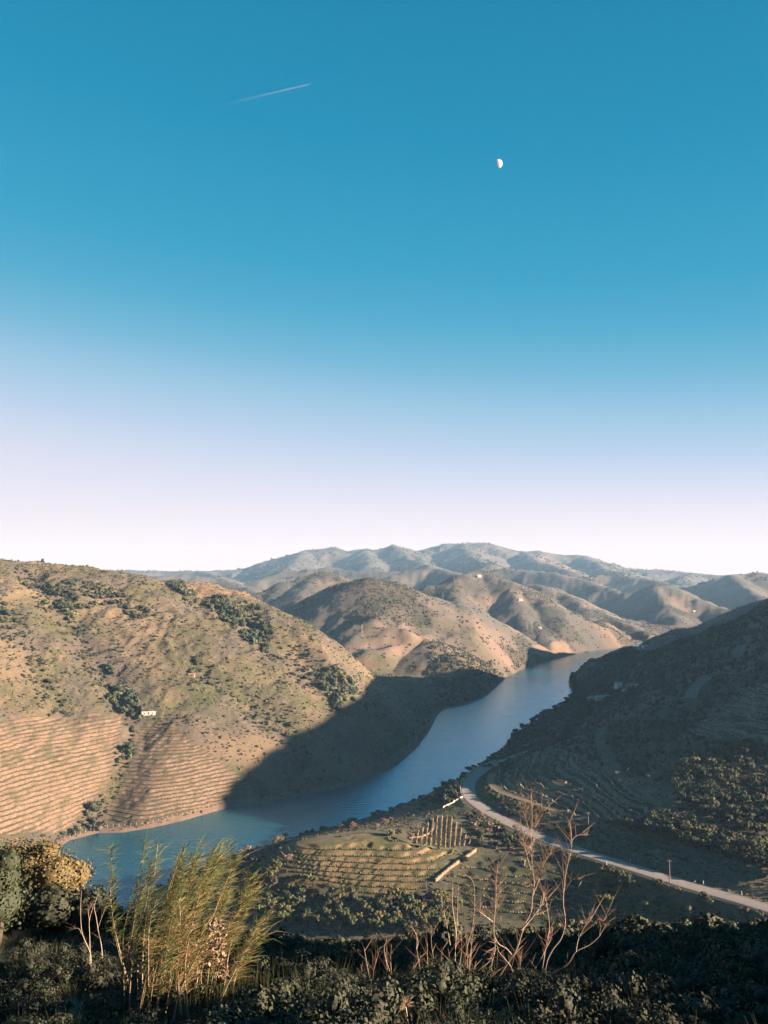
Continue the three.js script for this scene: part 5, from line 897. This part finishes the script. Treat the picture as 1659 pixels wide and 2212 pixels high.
{ // dark ground cover on the near slope
  const r = rng(99), clump = (seed) => { const q = rng(seed), l = []; for (let i = 0; i < 70; i++) { const a = q() * 6.28, d = q() * 0.26, b = new THREE.Vector3(Math.cos(a) * d, -0.03, Math.sin(a) * d), h = 0.12 + 0.36 * q(); l.push([b, b.clone().add(new THREE.Vector3(Math.cos(a) * h * 0.5 + (q() - 0.5) * 0.1, h, Math.sin(a) * h * 0.5 + (q() - 0.5) * 0.1)), 0.007, 0.3]); } return blades(l, () => { const w = 0.6 + 0.8 * q(); return [w, w, w]; }); };
  const cover_ = (name, label, n, geo, m, tint, smin, smax, zmin, zmax) => {
    const im = new THREE.InstancedMesh(geo, m, n), mm = new THREE.Matrix4(), qt = new THREE.Quaternion(), e = new THREE.Euler(), c = new THREE.Color();
    for (let i = 0; i < n; i++) { const D = mixn(zmin, zmax, Math.pow(r(), 1.4)), x = (r() - 0.5) * 1.9 * D, s = mixn(smin, smax, r() * r()), z = -D; e.set(0, r() * 6.28, 0); im.setMatrixAt(i, mm.compose(new THREE.Vector3(x, fgY(x, z) - 0.03, z), qt.setFromEuler(e), new THREE.Vector3(s, s * (0.7 + 0.6 * r()), s))); const w = 0.6 + 0.8 * r(); im.setColorAt(i, c.setRGB(tint[0] * w, tint[1] * w, tint[2] * w)); }
    im.name = numbered(name); im.castShadow = im.receiveShadow = true; scene.add(im); return tag(im, label, 'ground cover', null, 'stuff');
  };
  const lowGeo = foliage(881, lobesOf(882, 6, 0.8, 0.45, 0.5), 1500, 0.045, 0.5);
  cover_('slope_grass', 'dark grass covering the near slope', 14000, clump(3), bladeM, [0.045, 0.055, 0.024], 0.45, 0.95, 6, 42);
  cover_('slope_scrub', 'dark low scrub on the near slope', 2600, lowGeo, leafM(1, 1, 1), [0.04, 0.05, 0.023], 0.2, 0.5, 7, 45);
  cover_('steep_slope_scrub', 'dark scrub on the steep slope below the brow', 6000, shrubGeo[0], leafM(1, 1, 1), [0.045, 0.055, 0.026], 0.35, 0.9, 50, 290);
}
// ---------------------------------------------------------------- moon and vapour trail
{
  const p = new THREE.Vector3(...atD(1076, 354, 12000)), R = 8.6 * K * 12000 * 1.12;
  const g = new THREE.SphereGeometry(R, 40, 24, 0, Math.PI * 2, 0, Math.PI / 2), a = g.attributes.position, col = new Float32Array(a.count * 3);   // the sunlit half; the rest is lost in the blue of the air
  for (let i = 0; i < a.count; i++) { const s = 0.86 + 0.14 * clamp(fbm(a.getX(i) / R * 1.3 + 2, a.getZ(i) / R * 1.3 + a.getY(i) / R, 3) * 2, -1, 0.6); col.set([s, s, s], i * 3); }
  g.setAttribute('color', new THREE.BufferAttribute(col, 3));
  const m = mesh('moon_in_sky', g, new THREE.MeshStandardMaterial({ color: rgb(0.5, 0.46, 0.47), vertexColors: true, roughness: 1 }));
  m.position.copy(p);
  const right = new THREE.Vector3(1, 0, 0), up = new THREE.Vector3(0, 1, 0), back = p.clone().sub(EYE).normalize().negate();
  m.quaternion.setFromUnitVectors(up, right.multiplyScalar(0.86).addScaledVector(up, 0.32).addScaledVector(back, 0.42).normalize());
  tag(m, 'pale gibbous moon in the clear blue sky', 'moon');
}
{
  const A = new THREE.Vector3(...atD(673, 181, 14000)), B = new THREE.Vector3(...atD(468, 229, 14000)), P = [], I = [], Cc = [], seg = 40, sides = 8, r = rng(19);
  const ax = B.clone().sub(A).normalize(), s1 = new THREE.Vector3(0, 1, 0).cross(ax).normalize(), s2 = ax.clone().cross(s1);
  for (let i = 0; i <= seg; i++) { const t = i / seg, c = A.clone().lerp(B, t), w = (0.6 + 2.4 * Math.sqrt(t)) * K * 14000 * (0.85 + 0.3 * r()); for (let k = 0; k < sides; k++) { const q = k / sides * 6.283; P.push(...c.clone().addScaledVector(s1, Math.cos(q) * w).addScaledVector(s2, Math.sin(q) * w).toArray()); Cc.push(1, 1, 1, 0.10 * Math.pow(1 - t, 1.3) * smooth(0, 0.03, t + 0.02)); } }
  for (let i = 0; i < seg; i++) for (let k = 0; k < sides; k++) { const a = i * sides + k, b = i * sides + (k + 1) % sides; I.push(a, b, a + sides, b, b + sides, a + sides); }
  const g = new THREE.BufferGeometry(); g.setAttribute('position', new THREE.Float32BufferAttribute(P, 3)); g.setAttribute('color', new THREE.Float32BufferAttribute(Cc, 4)); g.setIndex(I); g.computeVertexNormals();
  tag(mesh('vapour_trail_cloud', g, new THREE.MeshStandardMaterial({ color: rgb(0.5, 0.5, 0.5), vertexColors: true, transparent: true, opacity: 1, roughness: 1, depthWrite: false })), 'thin white vapour trail in the upper left sky', 'vapour trail');
}
renderer.render(scene, camera);
